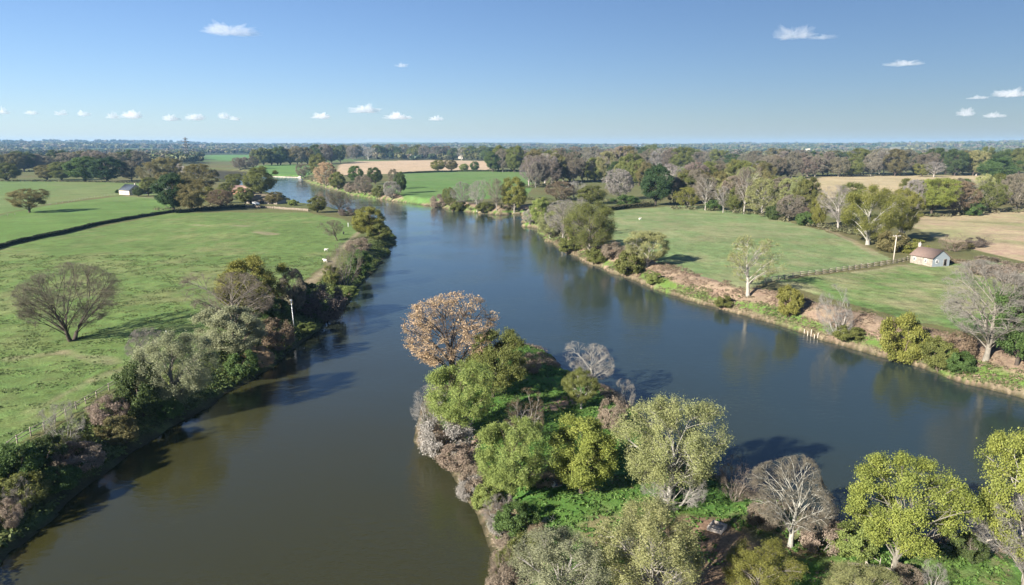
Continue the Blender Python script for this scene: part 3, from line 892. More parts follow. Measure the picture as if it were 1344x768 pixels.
 ('bud', 0, 590, 272, 581, 600, 246, 'olive', 'gbark', 'budding_tree', T, 'slim greenish tree left of the grey twiggy trees below the riverside field'),
 ('bare', 0, 606, 274, 592, 620, 238, 'grey', 'gbark', 'bare_tree', T, 'first grey bare tree left of the yellowish green tree by the far water'),
 ('bare', 1, 627, 276, 614, 640, 236, 'grey', 'wbark', 'bare_tree', T, 'second grey bare tree left of the yellowish green tree by the far water'),
 ('bare', 2, 650, 279, 638, 662, 234, 'brown', 'gbark', 'bare_tree', T, 'brown bare tree touching the yellowish green tree by the far water'),
 ('bush', 2, 600, 276, 588, 612, 264, 'olive', 'gbark', 'bush', B, 'olive bush at the foot of the first grey bare tree by the far water'),
 ('bush', 0, 634, 280, 622, 646, 266, 'olive', 'gbark', 'bush', B, 'olive bush at the foot of the second grey bare tree by the far water'),
 ('leafy', 1, 676, 278, 656, 695, 233, 'gold', 'gbark', 'leafy_tree', T, 'yellowish green dense tree at the far water right of the bare trees'),
 # right bank clump
 ('bud', 1, 693, 294, 683, 704, 274, 'grey', 'gbark', 'bare_shrub', B, 'grey twiggy bush on the little point of the right bank'),
 ('leafy', 2, 708, 297, 697, 724, 260, 'lime', 'gbark', 'leafy_tree', T, 'fresh green tree behind the little point of the right bank'),
 ('willow', 1, 722, 312, 702, 744, 278, 'pale', 'gbark', 'willow_tree', T, 'pale olive willow at the left of the right bank clump'),
 ('bare', 1, 741, 318, 716, 772, 260, 'grey', 'gbark', 'bare_tree', T, 'grey bare tree rising between the two willows of the right bank clump'),
 ('willow', 2, 773, 333, 740, 810, 265, 'olive', 'gbark', 'willow_tree', T, 'large olive willow at the right of the right bank clump'),
 ('bush', 1, 748, 330, 732, 768, 310, 'olive', 'bbark', 'bush', B, 'olive bush at the water in front of the right bank clump'),
 ('bush', 2, 782, 345, 766, 796, 326, 'olive', 'bbark', 'bush', B, 'olive bush at the water right of the large olive willow'),
 ('scrub', 0, 806, 338, 788, 822, 318, 'bramble', 'bbark', 'bramble', B, 'brown bramble between the large olive willow and the spreading pale tree'),
 ('bush', 0, 826, 360, 808, 846, 330, 'olive', 'bbark', 'bush', B, 'olive bush at the water left of the spreading pale tree'),
 ('open', 0, 848, 352, 818, 876, 303, 'pale', 'wbark', 'pale_tree', T, 'spreading pale olive tree with white trunk at the right meadow corner'),
 ('bush', 1, 858, 372, 846, 872, 358, 'lime', 'bbark', 'bush', B, 'bright green low bush below the spreading pale tree'),
 ('leafy', 0, 776, 268, 758, 796, 244, 'olive', 'gbark', 'leafy_tree', T, 'round olive tree behind the large olive willow'),
 ('bud', 2, 735, 264, 718, 756, 238, 'rust', 'gbark', 'budding_tree', T, 'rusty brown tree behind the right bank clump'),
 ('bare', 2, 755, 262, 742, 770, 238, 'white', 'wbark', 'bare_tree', T, 'white barked bare tree between the rusty tree and the round olive tree'),
 ('bud', 0, 812, 262, 795, 834, 222, 'grey', 'wbark', 'bare_tree', T, 'pale round bare tree left of the tall dark evergreen'),
 ('ever', 0, 861, 270, 841, 881, 217, 'dark', 'dbark', 'evergreen_tree', T, 'tall dark evergreen behind the left end of the right meadow'),
 ('bush', 2, 822, 270, 806, 842, 256, 'green', 'dbark', 'bush', B, 'green bush left of the tall dark evergreen'),
 ('bud', 1, 900, 274, 884, 918, 246, 'gold', 'gbark', 'budding_tree', T, 'golden brown tree right of the tall dark evergreen'),
 ('bare', 0, 925, 276, 910, 944, 228, 'pink', 'wbark', 'bare_tree', T, 'bare tree with straight white trunk at the back of the right meadow'),
 ('bare', 1, 978, 281, 962, 996, 217, 'pink', 'wbark', 'bare_tree', T, 'tallest bare tree with white trunk at the back of the right meadow'),
 ('bud', 2, 998, 283, 978, 1024, 234, 'pale', 'wbark', 'budding_tree', T, 'broad pale tree with white limbs at the right of the tallest bare tree'),
 ('bare', 2, 948, 279, 938, 960, 244, 'grey', 'wbark', 'bare_tree', T, 'slim grey tree between the two white trunked bare trees of the meadow edge'),
 ('bush', 0, 937, 276, 926, 950, 260, 'green', 'dbark', 'bush', B, 'green bush right of the straight white trunk at the meadow back'),
 ('leafy', 1, 964, 279, 950, 980, 246, 'olive', 'gbark', 'leafy_tree', T, 'olive tree under the tallest bare tree of the meadow edge'),
 ('leafy', 2, 1028, 270, 1012, 1050, 240, 'deep', 'dbark', 'evergreen_tree', T, 'dark pointed tree behind the broad pale tree'),
 ('bud', 0, 1036, 290, 1020, 1056, 256, 'pink', 'gbark', 'budding_tree', T, 'pinkish round tree right of the broad pale tree with white limbs'),
 ('bush', 1, 1018, 288, 1004, 1034, 268, 'deep', 'dbark', 'bush', B, 'dark green bush under the broad pale tree with white limbs'),
 ('bush', 2, 1056, 296, 1042, 1072, 278, 'green', 'dbark', 'bush', B, 'green bush right of the pinkish round tree'),
 ('leafy', 0, 1074, 298, 1064, 1086, 254, 'gold', 'gbark', 'leafy_tree', T, 'narrow golden tree left of the white limbed tree at the meadow corner'),
 ('bare', 2, 1096, 302, 1074, 1122, 243, 'grey', 'wbark', 'bare_tree', T, 'grey bare tree with white limbs left of the great golden willow'),
 ('leafy', 1, 1112, 290, 1096, 1132, 240, 'olive', 'gbark', 'leafy_tree', T, 'olive tree behind the grey bare tree with white limbs'),
 ('willow', 0, 1142, 322, 1102, 1180, 244, 'gold', 'wbark', 'willow_tree', T, 'great golden olive willow at the far corner of the right meadow'),
 ('open', 1, 1182, 318, 1160, 1206, 248, 'gold', 'wbark', 'willow_tree', T, 'golden willow with white limbs adjoining the great golden willow'),
 ('bush', 0, 1170, 330, 1148, 1190, 304, 'bronze', 'dbark', 'bush', B, 'bronze bush behind the utility pole'),
 ('bush', 1, 1198, 332, 1180, 1216, 314, 'gold', 'dbark', 'bush', B, 'golden bush behind the stone cottage'),
 ('open', 0, 1224, 284, 1196, 1252, 234, 'yellow', 'dbark', 'leafy_tree', T, 'bright olive spreading tree at the back edge of the pinkish stubble field'),
 ('bud', 1, 1196, 284, 1182, 1212, 236, 'grey', 'gbark', 'budding_tree', T, 'grey tree left of the bright olive spreading tree'),
 ('bud', 2, 1258, 282, 1236, 1284, 238, 'rust', 'gbark', 'budding_tree', T, 'rusty tree right of the bright olive spreading tree'),
 ('bud', 0, 1296, 279, 1278, 1318, 240, 'olive', 'gbark', 'budding_tree', T, 'greenish tree right of the rusty tree at the field edge'),
 ('bud', 1, 1330, 277, 1308, 1352, 228, 'brown', 'gbark', 'budding_tree', T, 'tall brown tree at the right edge behind the pinkish stubble field'),
 ('bush', 2, 1276, 283, 1264, 1290, 266, 'green', 'dbark', 'bush', B, 'green bush between the rusty tree and the greenish tree'),
 ('bare', 0, 1225, 232.5, 1211, 1240, 212, 'white', 'wbark', 'bare_tree', T, 'white bare tree on the far edge of the pale straw field'),
 ('leafy', 2, 1210, 232, 1200, 1221, 215, 'gold', 'dbark', 'round_tree', T, 'golden round tree left of the white bare tree on the straw field edge'),
 ('leafy', 0, 1308, 236, 1285, 1331, 207, 'green', 'dbark', 'round_tree', T, 'big round green tree at the right end of the straw field'),
 ('leafy', 1, 1262, 226, 1250, 1275, 209, 'green', 'dbark', 'round_tree', T, 'green round tree left of the big round green tree beyond the straw field'),
 ('twiggy', 1, 1250, 330, 1232, 1268, 306, 'bramble', 'bbark', 'bare_shrub', B, 'brown twiggy bush behind the right end of the stone cottage'),
 ('bush', 0, 1264, 326, 1252, 1276, 318, 'bronze', 'dbark', 'bush', B, 'leftmost bronze bush of the short hedge in the pinkish field'),
 ('scrub', 1, 1280, 324, 1268, 1294, 312, 'plum', 'dbark', 'bush', B, 'plum coloured middle bush of the short hedge in the pinkish field'),
 ('twiggy', 0, 1292, 321, 1284, 1304, 308, 'bramble', 'dbark', 'bare_shrub', B, 'twiggy right end of the short hedge in the pinkish field'),
 # right bank, near
 ('budopen', 1, 984, 389, 949, 1021, 310, 'pale', 'wbark', 'budding_tree', T, 'tall pale budding tree with grey trunk on the right bank beside the meadow'),
 ('bush', 2, 1036, 414, 1018, 1054, 376, 'gold', 'dbark', 'bush', B, 'olive gold bush on the brown bank right of the tall pale budding tree'),
 ('twiggy', 1, 1102, 441, 1076, 1124, 374, 'white', 'wbark', 'bare_tree', T, 'white bare tree leaning left on the brown bank', (-.22, -.1)),
 ('bush', 0, 1106, 450, 1088, 1126, 428, 'olive', 'bbark', 'bush', B, 'olive bush at the water under the white leaning tree'),
 ('bush', 1, 1184, 474, 1156, 1214, 411, 'gold', 'bbark', 'bush', B, 'big spiky olive gold bush at the water on the right bank'),
 ('bush', 2, 1228, 486, 1208, 1254, 444, 'olive', 'bbark', 'bush', B, 'olive bush left of the foot of the big grey tree on the right'),
 ('bush', 0, 1252, 492, 1236, 1274, 462, 'green', 'bbark', 'bush', B, 'green bush at the water below the big grey tree on the right'),
 ('bare', 0, 1290, 474, 1212, 1356, 342, 'grey', 'gbark', 'bare_tree', T, 'big spreading grey bare tree with pale trunk at the right edge'),
 ('ever', 1, 1336, 478, 1300, 1372, 372, 'green', 'dbark', 'evergreen_tree', T, 'dark green tree behind the big grey bare tree at the right edge'),
 ('scrub', 0, 1258, 470, 1238, 1282, 436, 'rust', 'bbark', 'bramble', B, 'rusty bramble beside the trunk of the big grey bare tree'),
 ('scrub', 1, 1300, 360, 1276, 1330, 338, 'bramble', 'bbark', 'bramble', B, 'brown hedge bush behind the big grey bare tree on the right'),
 ('scrub', 0, 1338, 372, 1310, 1372, 346, 'bramble', 'bbark', 'bramble', B, 'brown hedge bush at the right edge above the dark green tree'),
 ('bush', 1, 948, 404, 936, 962, 388, 'olive', 'bbark', 'bush', B, 'small olive bush at the water left of the tall pale budding tree'),
 # the spit
 ('budopen', 0, 596, 512, 516, 648, 390, 'tan', 'dbark', 'budding_tree', T, 'big tan budding tree with dark limbs at the tip of the spit'),
 ('leafy', 1, 650, 522, 606, 684, 434, 'olive', 'dbark', 'leafy_tree', T, 'dark olive leafy tree right behind the big tan tree on the spit'),
 ('open', 0, 606, 574, 556, 650, 478, 'lime', 'bbark', 'leafy_tree', T, 'lime green tree in front of the big tan tree at the water'),
 ('twiggy', 0, 566, 556, 530, 590, 506, 'white', 'wbark', 'bare_shrub', B, 'white dead shrub over the water left of the lime green tree'),
 ('scrub', 0, 580, 598, 548, 618, 542, 'grey', 'gbark', 'bare_shrub', B, 'grey brown shrub over the water below the lime green tree'),
 ('twiggy', 1, 690, 574, 658, 716, 512, 'rust', 'wbark', 'red_shrub', T, 'rusty bare sapling with white stems in the middle of the spit'),
 ('bare', 1, 774, 512, 737, 806, 453, 'white', 'wbark', 'bare_tree', T, 'round white bare tree on the right shore of the spit'),
 ('open', 1, 762, 536, 731, 781, 486, 'olive', 'wbark', 'pale_tree', T, 'small olive tree with white trunk in front of the round white bare tree'),
 ('twiggy', 0, 820, 532, 806, 838, 498, 'grey', 'gbark', 'bare_shrub', B, 'grey twigs at the shore left of the big pale willow'),
 ('scrub', 1, 803, 562, 783, 822, 524, 'bramble', 'bbark', 'bramble', B, 'pinkish brown bramble at the upper left of the big pale willow'),
 ('scrub', 0, 693, 488, 676, 712, 464, 'bramble', 'bbark', 'bramble', B, 'brown bramble on the tip of the spit'),
 ('open', 0, 672, 664, 622, 716, 553, 'lime', 'dbark', 'leafy_tree', T, 'fresh green tree left of the dense golden tree on the spit'),
 ('leafy', 0, 762, 646, 716, 806, 547, 'yellow', 'dbark', 'round_tree', T, 'dense round golden green tree in the middle of the spit'),
 ('willow', 1, 876, 660, 806, 943, 523, 'pale', 'wbark', 'willow_tree', T, 'big pale willow with whitish trunk on the right shore of the spit'),
 ('twiggy', 1, 884, 664, 840, 930, 596, 'white', 'wbark', 'bare_shrub', B, 'bare white branches around the trunk of the big pale willow'),
 ('scrub', 1, 716, 632, 690, 742, 606, 'bramble', 'bbark', 'bramble', B, 'brown bramble between the fresh green tree and the golden round tree'),
 ('scrub', 0, 620, 648, 598, 642, 612, 'bramble', 'gbark', 'bramble', B, 'dry tan bramble on the left shore of the spit'),
 ('twiggy', 0, 650, 690, 622, 668, 650, 'grey', 'wbark', 'bare_shrub', B, 'dead grey brush over the water on the left shore of the spit'),
 ('bush', 1, 628, 672, 612, 650, 646, 'yellow', 'bbark', 'bush', B, 'small yellow green bush on the left shore of the spit'),
 ('bush', 2, 676, 700, 648, 704, 664, 'green', 'bbark', 'bush', B, 'lush green bush on the left shore near the bottom of the spit'),
 ('scrub', 1, 704, 712, 692, 718, 686, 'rust', 'bbark', 'bramble', B, 'dark rusty bramble among the green weeds near the bottom'),
 ('twiggy', 1, 646, 772, 624, 668, 712, 'bramble', 'gbark', 'bare_shrub', B, 'brown leafless shrub on the shore at the bottom edge'),
 ('willow', 2, 736, 812, 674, 800, 706, 'sage', 'wbark', 'willow_tree', T, 'sage willow at the bottom edge left of the larger one'),
 ('willow', 0, 848, 806, 782, 914, 664, 'pale', 'wbark', 'willow_tree', T, 'largest pale willow at the bottom centre with white inner branches'),
 ('twiggy', 0, 860, 790, 812, 920, 694, 'white', 'wbark', 'bare_shrub', B, 'dead white branches inside the largest pale willow'),
 ('twiggy', 1, 965, 656, 948, 998, 599, 'bramble', 'gbark', 'bare_tree', T, 'small thin bare tree right of the big pale willow'),
 ('bare', 2, 1034, 722, 984, 1102, 604, 'pink', 'wbark', 'bare_tree', T, 'pinkish bare tree with white limbs left of the bright yellow green tree'),
 ('scrub', 1, 1000, 690, 982, 1024, 656, 'bramble', 'gbark', 'bramble', B, 'brown bramble left of the pinkish bare tree'),
 ('scrub', 0, 1078, 720, 1046, 1102, 676, 'bramble', 'gbark', 'bramble', B, 'dry brown brush between the pinkish bare tree and the bright yellow green tree'),
 ('open', 1, 1176, 748, 1102, 1250, 603, 'yellow', 'gbark', 'leafy_tree', T, 'large bright yellow green tree on the lower right of the spit'),
 ('bush', 0, 1118, 728, 1094, 1152, 690, 'lime', 'gbark', 'bush', B, 'bright green bush under the left side of the yellow green tree'),
 ('open', 0, 1344, 762, 1276, 1412, 574, 'yellow', 'wbark', 'leafy_tree', T, 'yellow green tree cut by the right edge of the picture'),
 ('bare', 0, 1344, 776, 1288, 1420, 640, 'white', 'gbark', 'bare_tree', T, 'white bare tree in front of the yellow green tree at the right edge'),
 ('twiggy', 1, 1262, 722, 1246, 1290, 662, 'pink', 'gbark', 'bare_shrub', B, 'pinkish twigs at the water between the two yellow green trees'),
 ('bush', 1, 1272, 732, 1252, 1296, 700, 'deep', 'gbark', 'bush', B, 'dark bush at the shore between the two yellow green trees'),
 ('willow', 1, 996, 790, 944, 1048, 722, 'gold', 'gbark', 'bush', B, 'olive gold bush at the bottom edge below the pinkish bare tree'),
 ('willow', 2, 1130, 800, 1086, 1176, 748, 'pale', 'gbark', 'bush', B, 'pale bush at the bottom edge below the yellow green tree'),
 ('scrub', 1, 1192, 764, 1176, 1212, 744, 'bramble', 'gbark', 'bramble', B, 'dry brown bramble at the foot of the bright yellow green tree'),
 ('twiggy', 0, 1224, 772, 1208, 1246, 738, 'white', 'wbark', 'bare_shrub', B, 'pale dead shrub right of the trunk of the bright yellow green tree'),
 ('scrub', 1, 590, 618, 564, 620, 584, 'bramble', 'gbark', 'bramble', B, 'dry tan bramble at the water just below the grey brown shrub of the spit'),
 ('scrub', 0, 612, 660, 590, 640, 626, 'grey', 'gbark', 'bramble', B, 'greyish bramble at the water below the dry tan brambles of the spit'),
 ('bush', 2, 640, 668, 620, 662, 636, 'lime', 'bbark', 'bush', B, 'light green bush behind the dead grey brush on the left shore'),
 ('scrub', 1, 652, 740, 634, 676, 704, 'bramble', 'gbark', 'bramble', B, 'tan bramble at the shore above the brown leafless shrub at the bottom'),
 ('bush', 0, 690, 740, 664, 716, 704, 'olive', 'bbark', 'bush', B, 'olive bush between the shore brambles and the sage willow at the bottom'),
 ('scrub', 0, 566, 590, 545, 590, 560, 'bramble', 'gbark', 'bramble', B, 'pale tan bramble at the widest left point of the spit'),
 ('open', 1, 219, 252, 208, 232, 226, 'bronze', 'dbark', 'leafy_tree', T, 'bronze tree in front of the whitewashed farmhouse'),
 ('leafy', 2, 322, 268, 311, 335, 246, 'olive', 'dbark', 'leafy_tree', T, 'olive tree in front of the right end of the pink roofed house'),
 ('leafy', 1, 360, 268, 350, 372, 252, 'bronze', 'dbark', 'leafy_tree', T, 'small bronze tree at the right end of the thatched barn'),
 ('leafy', 0, 182, 258, 175, 189, 246, 'deep', 'dbark', 'leafy_tree', T, 'small dark tree in front of the low white shed'),
 ('scrub', 1, 640, 706, 622, 660, 676, 'grey', 'gbark', 'bramble', B, 'grey bramble on the shore below the dead grey brush'),
 ('bush', 2, 664, 752, 646, 686, 722, 'olive', 'bbark', 'bush', B, 'olive bush at the shore just above the bottom edge'),
 ('scrub', 0, 656, 776, 636, 680, 742, 'bramble', 'gbark', 'bramble', B, 'tan bramble at the shore cut by the bottom edge'),
 ('scrub', 0, 632, 690, 614, 648, 662, 'bramble', 'gbark', 'bramble', B, 'brown bramble beside the small yellow green bush on the left shore'),
 ('bush', 0, 100, 590, 84, 120, 566, 'olive', 'bbark', 'bush', B, 'olive bush just right of the white leafless shrub'),
]
for row in HERO:
    kind, var, bx, by, x0, x1, yt, cc, tc_, name, catg, label = row[:12]
    lean = row[12] if len(row) > 12 else (0, 0)
    p = ground_at(bx, by)
    for _ in range(40):
        q = river_sd([p.x, p.x + .3, p.x], [p.y, p.y, p.y + .3])[0]
        if q[0] > .6: break
        g_ = Vector((q[1] - q[0], q[2] - q[0], 0)); g_.normalize(); p = p + g_ * .3
    p.z = TZ(p.x, p.y)
    k = m_per_px(p)
    w = (x1 - x0) * k
    h = max(height_to(p, yt), .8)
    place_tree(name, catg, label, kind, var, p, w, h, cc, tc_, lean=lean, jit=.06)

# ------------------------------------------------------------------ belts of trees in the middle distance
ORD = ['first', 'second', 'third', 'fourth', 'fifth', 'sixth', 'seventh', 'eighth', 'ninth', 'tenth', 'eleventh', 'twelfth', 'thirteenth', 'fourteenth', 'fifteenth', 'sixteenth', 'seventeenth', 'eighteenth', 'nineteenth', 'twentieth'] + ['twenty-' + q for q in 'first second third fourth fifth sixth seventh eighth ninth'.split()] + ['thirtieth']
MIX = [  # kind, crown, trunk, words, name
    ('leafy', 'olive', 'dbark', 'olive leafy tree', 'leafy_tree'), ('bud', 'brown', 'gbark', 'brown budding tree', 'budding_tree'),
    ('bare', 'grey', 'wbark', 'grey bare tree', 'bare_tree'), ('leafy', 'deep', 'dbark', 'dark green tree', 'evergreen_tree'),
    ('bud', 'pink', 'gbark', 'pinkish bare tree', 'bare_tree'), ('leafy', 'bronze', 'dbark', 'bronze leafy tree', 'leafy_tree'),
    ('bud', 'pale', 'wbark', 'pale budding tree', 'budding_tree')]
BELTS = [  # place words, pixel line, count, width px, height px, weights over MIX
    ('in the belt behind the far left pasture', [(0, 226), (60, 224), (170, 223), (215, 222)], 13, (22, 34), (16, 24), (4, 3, 1, 3, 2, 2, 1)),
    ('by the river bend left of the green tree', [(262, 227), (290, 225.5), (340, 221)], 6, (14, 20), (12, 17), (2, 3, 1, 1, 3, 1, 0)),
    ('behind the far riverside strip of field', [(335, 217.5), (390, 216.5), (450, 213.5)], 10, (16, 24), (16, 22), (4, 3, 0, 2, 2, 2, 1)),
    ('in the belt behind the pink straw field', [(450, 209.5), (540, 208.5), (640, 210.5)], 17, (13, 20), (12, 17), (3, 3, 1, 4, 3, 2, 0)),
    ('at the right end of the riverside field', [(640, 225.5), (700, 226), (730, 232)], 8, (18, 28), (22, 31), (4, 2, 2, 3, 2, 2, 0)),
    ('in the grove behind the right bank clump', [(690, 247), (730, 240), (790, 238), (850, 244)], 12, (22, 36), (24, 36), (4, 3, 3, 3, 2, 3, 1)),
    ('at the back of the right bank grove', [(690, 231), (760, 226), (840, 226), (900, 228)], 14, (20, 32), (20, 30), (4, 4, 1, 3, 3, 2, 0)),
    ('in the thicket behind the right meadow', [(880, 268), (930, 266), (1000, 268), (1060, 280)], 11, (22, 34), (28, 42), (5, 3, 2, 3, 2, 2, 2)),
    ('in the wood left of the pale straw field', [(880, 252), (940, 247), (1000, 250)], 10, (22, 36), (22, 34), (4, 4, 2, 3, 3, 2, 1)),
    ('along the near edge of the pale straw field', [(1050, 284), (1130, 270), (1200, 266)], 6, (14, 22), (9, 14), (4, 3, 2, 2, 3, 2, 1)),
    ('along the far edge of the pale straw field', [(990, 238), (1060, 232), (1130, 230), (1200, 229.5), (1344, 229)], 22, (22, 34), (20, 30), (4, 4, 1, 3, 4, 3, 1)),
    ('at the back edge of the pinkish stubble field', [(1190, 278), (1250, 272), (1344, 268), (1380, 268)], 10, (24, 38), (24, 36), (4, 4, 1, 2, 3, 3, 1)),
    ('on the ridge left of the straw field', [(840, 216), (920, 219), (1000, 224), (1060, 222)], 14, (18, 28), (15, 22), (4, 5, 0, 3, 4, 2, 0)),
    ('on the ridge behind the straw field', [(1020, 216), (1120, 217), (1240, 218), (1360, 218)], 20, (18, 30), (13, 20), (3, 5, 0, 3, 4, 2, 0)),
    ('on the ridge behind the grove', [(640, 214), (720, 216), (800, 215), (860, 211)], 14, (16, 26), (14, 20), (4, 4, 0, 4, 4, 2, 0)),
]
for bi, (place, line, n, wr, hr, wts) in enumerate(BELTS):
    rng = random.Random(100 + bi)
    seg = np.array(line, float)
    cum = np.concatenate([[0], np.cumsum(np.hypot(*np.diff(seg, axis=0).T))])
    used = {}
    items = []
    n = int(n * (1.75 if seg[0, 1] > 235 else 1.45))
    for i in range(n):
        t = (i + .5 + rng.uniform(-.35, .35)) / n * cum[-1]
        items.append((np.interp(t, cum, seg[:, 0]), np.interp(t, cum, seg[:, 1]) + rng.uniform(-1, 1) * (.5 if seg[0, 1] < 235 else 1.6)))
    items.sort()
    for (px, py) in items:
        mi = rng.choices(range(7), wts)[0]
        kind, cc, tc_, words, name = MIX[mi]
        p = ground_at(px, py)
        if river_sd([p[0]], [p[1]])[0][0] < 2: continue
        k = m_per_px(p)
        w = rng.uniform(*wr) * k * 1.05; h = rng.uniform(*hr) * k * 1.15
        used[mi] = used.get(mi, 0) + 1
        label = f'{ORD[used[mi] - 1]} {words} from the left {place}'
        place_tree(name, T, label, kind, rng.randrange(3), p, w, h, cc, tc_, group='trees ' + place, jit=.18)


# ------------------------------------------------------------------ stuff: far woods, weeds, grass
def clump_field(name, label, pts, base_r, ncards, size, colA, colB, seed, flat=.6, catg='plants', asp=.5, mat=None, upr=1.2):
    rng = RS(seed)
    n = len(pts)
    i = np.repeat(np.arange(n), ncards)
    d = runit(rng, len(i)); d[:, 2] = np.abs(d[:, 2])
    rr = base_r * rng.uniform(.5, 1.3, n)
    P = pts[i] + d * (rr[i] * rng.uniform(.5, 1.05, len(i)))[:, None] * np.array([[1, 1, flat]])
    V, F = cards(rng, P, d + np.array([[0, 0, upr]]), np.full(len(i), size), asp, .8)
    pn = sst(.3, .7, fbm(pts[:, 0] / 3.5, pts[:, 1] / 3.5, seed + 400, 3))
    t = np.clip(rng.random(n)[i] * .35 + pn[i] * .4 + rng.random(len(i)) * .25, 0, 1)[:, None]
    col = np.array([colA]) * (1 - t) + np.array([colB]) * t
    me = mesh_np(name, V, F, mat or M_LEAFC, col=col)
    return tag(link(bpy.data.objects.new(name, me)), label, catg, None, 'stuff')


def scatter(n, x0, x1, y0, y1, seed, cond):
    rng = RS(seed)
    X = rng.uniform(x0, x1, n); Y = rng.uniform(y0, y1, n)
    h, s, hb = terrain(X, Y, True)
    m = cond(X, Y, h, s, hb)
    return np.stack([X[m], Y[m], h[m]], 1)


pen_c = lambda X, Y, h, s, hb: (hb < 2.02) & (s > .15) & (Y < 190) & (X > -30)
pts = scatter(30000, -15, 75, 45, 150, 5, lambda X, Y, h, s, hb: pen_c(X, Y, h, s, hb) & (fbm(X / 6, Y / 6, 91, 3) > .36))
for q_ in (ground_at(941, 694), ground_at(728, 637)):
    pts = pts[np.hypot(pts[:, 0] - q_.x, pts[:, 1] - q_.y) > 1.7]
clump_field('weeds', 'lush green nettles and weeds covering the spit', pts[:15000], .34, 8, .17, (.055, .115, .024), (.12, .195, .045), 6, .7, 'weeds')
pts = scatter(9000, -15, 75, 45, 150, 8, lambda X, Y, h, s, hb: pen_c(X, Y, h, s, hb) & (fbm(X / 6, Y / 6, 91, 3) < .38))
clump_field('dry_brush', 'dry brown stalks and leaf litter in patches on the spit', pts[:1800], .3, 9, .12, (.14, .095, .065), (.27, .20, .14), 9, .6, 'dry plants', .25)
pts = scatter(240000, -135, 15, 50, 330, 11, lambda X, Y, h, s, hb: (hb > 2.3) & (hb < 3.7) & (s > -.1) & (s < 9.5) & (fbm(X / 5, Y / 5, 93, 3) > .38))
clump_field('bank_weeds', 'dark green brambles and weeds along the left bank', pts[:15000], .42, 8, .2, (.045, .075, .022), (.15, .19, .055), 12, .8, 'weeds')
pts = scatter(180000, -5, 165, 60, 330, 14, lambda X, Y, h, s, hb: (hb > 3.7) & (s > .5) & (s < 13.5) & (fbm(X / 5, Y / 5, 95, 3) > .44))
clump_field('bank_brambles', 'dry pinkish brown brambles on the slope of the right bank', pts[:14000], .42, 8, .17, (.16, .115, .08), (.30, .22, .16), 15, .6, 'brambles', .3)
pts = scatter(180000, -5, 165, 60, 330, 17, lambda X, Y, h, s, hb: (hb > 3.7) & (s > .1) & (s < 5.0) & (fbm(X / 9, Y / 9, 97, 3) > .47))
clump_field('bank_reeds', 'fresh green reeds along the foot of the right bank', pts[:9000], .35, 8, .18, (.06, .10, .03), (.14, .175, .055), 18, 1.0, 'reeds', .3, upr=.2)
pts = scatter(60000, -135, 15, 45, 330, 31, lambda X, Y, h, s, hb: (hb > 2.3) & (hb < 3.7) & (s > .2) & (s < 8.5) & (fbm(X / 7, Y / 7, 103, 3) > .46))
clump_field('bank_scrub', 'rounded scrub clumps crowding the slope of the left bank', pts[:480], .95, 44, .2, (.05, .075, .024), (.17, .19, .06), 32, .85, 'scrub', .6)
pts = scatter(30000, -15, 75, 45, 150, 33, lambda X, Y, h, s, hb: pen_c(X, Y, h, s, hb) & (s < 3.2) & (fbm(X / 6, Y / 6, 105, 3) > .36))
clump_field('shore_brush', 'dry greyish tan brush hanging over the shores of the spit', pts[:1400], .75, 44, .14, (.12, .10, .07), (.28, .22, .165), 34, .8, 'scrub', .25)
pts = scatter(60000, -5, 165, 60, 330, 37, lambda X, Y, h, s, hb: (hb > 3.7) & (s > 1) & (s < 12) & (fbm(X / 7, Y / 7, 111, 3) > .5))
clump_field('bank_scrub', 'dry brown and olive scrub clumps on the slope of the right bank', pts[:520], .75, 50, .16, (.11, .10, .05), (.30, .22, .16), 38, .8, 'scrub', .45)
pts = scatter(260000, -5, 165, 60, 330, 41, lambda X, Y, h, s, hb: (hb > 3.7) & (s > -.2) & (s < 1.3) & (fbm(X / 4, Y / 4, 113, 3) > .45))
clump_field('waterline_grass', 'ragged dry grass and roots along the right waterline', pts[:2600], .32, 9, .15, (.09, .085, .04), (.26, .21, .135), 42, .7, 'grass', .25, upr=.2)
mpoly = FPOLY[0]
pts = scatter(160000, -190, 0, 55, 230, 21, lambda X, Y, h, s, hb: pts_in_poly(X, Y, mpoly) & (s > 9) & (fbm(X / 3, Y / 3, 99, 3) + .12 * fbm(X / 30, Y / 30, 98, 2) > .60))
clump_field('meadow_tussocks', 'coarse grass tussocks scattered over the left meadow', pts[:20000], .26, 6, .15, (.075, .125, .035), (.19, .215, .09), 22, .55, 'grass', .35)


def understory():
    rng = RS(55); L = []
    lines = [b[1] for b in BELTS if b[1][0][1] > 224] + [[(880, 274), (930, 276), (1000, 283), (1080, 300), (1180, 324)], [(1080, 296), (1140, 312), (1190, 326)], [(1180, 286), (1250, 283), (1350, 277)],
             [(570, 270), (620, 274), (680, 278)], [(400, 235), (460, 252), (520, 262)], [(700, 290), (735, 312), (790, 340)], [(690, 262), (760, 262), (850, 268)], [(0, 238), (100, 239), (215, 241)], [(206, 277), (300, 270)]]
    for ln in lines:
        for a, b in zip(ln[:-1], ln[1:]):
            A, B_ = ground_at(*a), ground_at(*b); d = B_ - A
            n = int(d.length / 1.1) + 1
            t = rng.random(n); wv = rng.normal(0, 2.2, n)
            nx_, ny_ = -d.y / d.length, d.x / d.length
            L.append(np.stack([A.x + d.x * t + nx_ * wv, A.y + d.y * t + ny_ * wv], 1))
    XY = np.concatenate(L); h, s, hb = terrain(XY[:, 0], XY[:, 1], True)
    P = np.stack([XY[:, 0], XY[:, 1], h + .5], 1)[s > .8]
    clump_field('thicket', 'low scrub and brambles filling the feet of the tree belts', P, 1.5, 26, .42, (.08, .10, .04), (.21, .185, .11), 56, 1.0, 'scrub', .6)


understory()


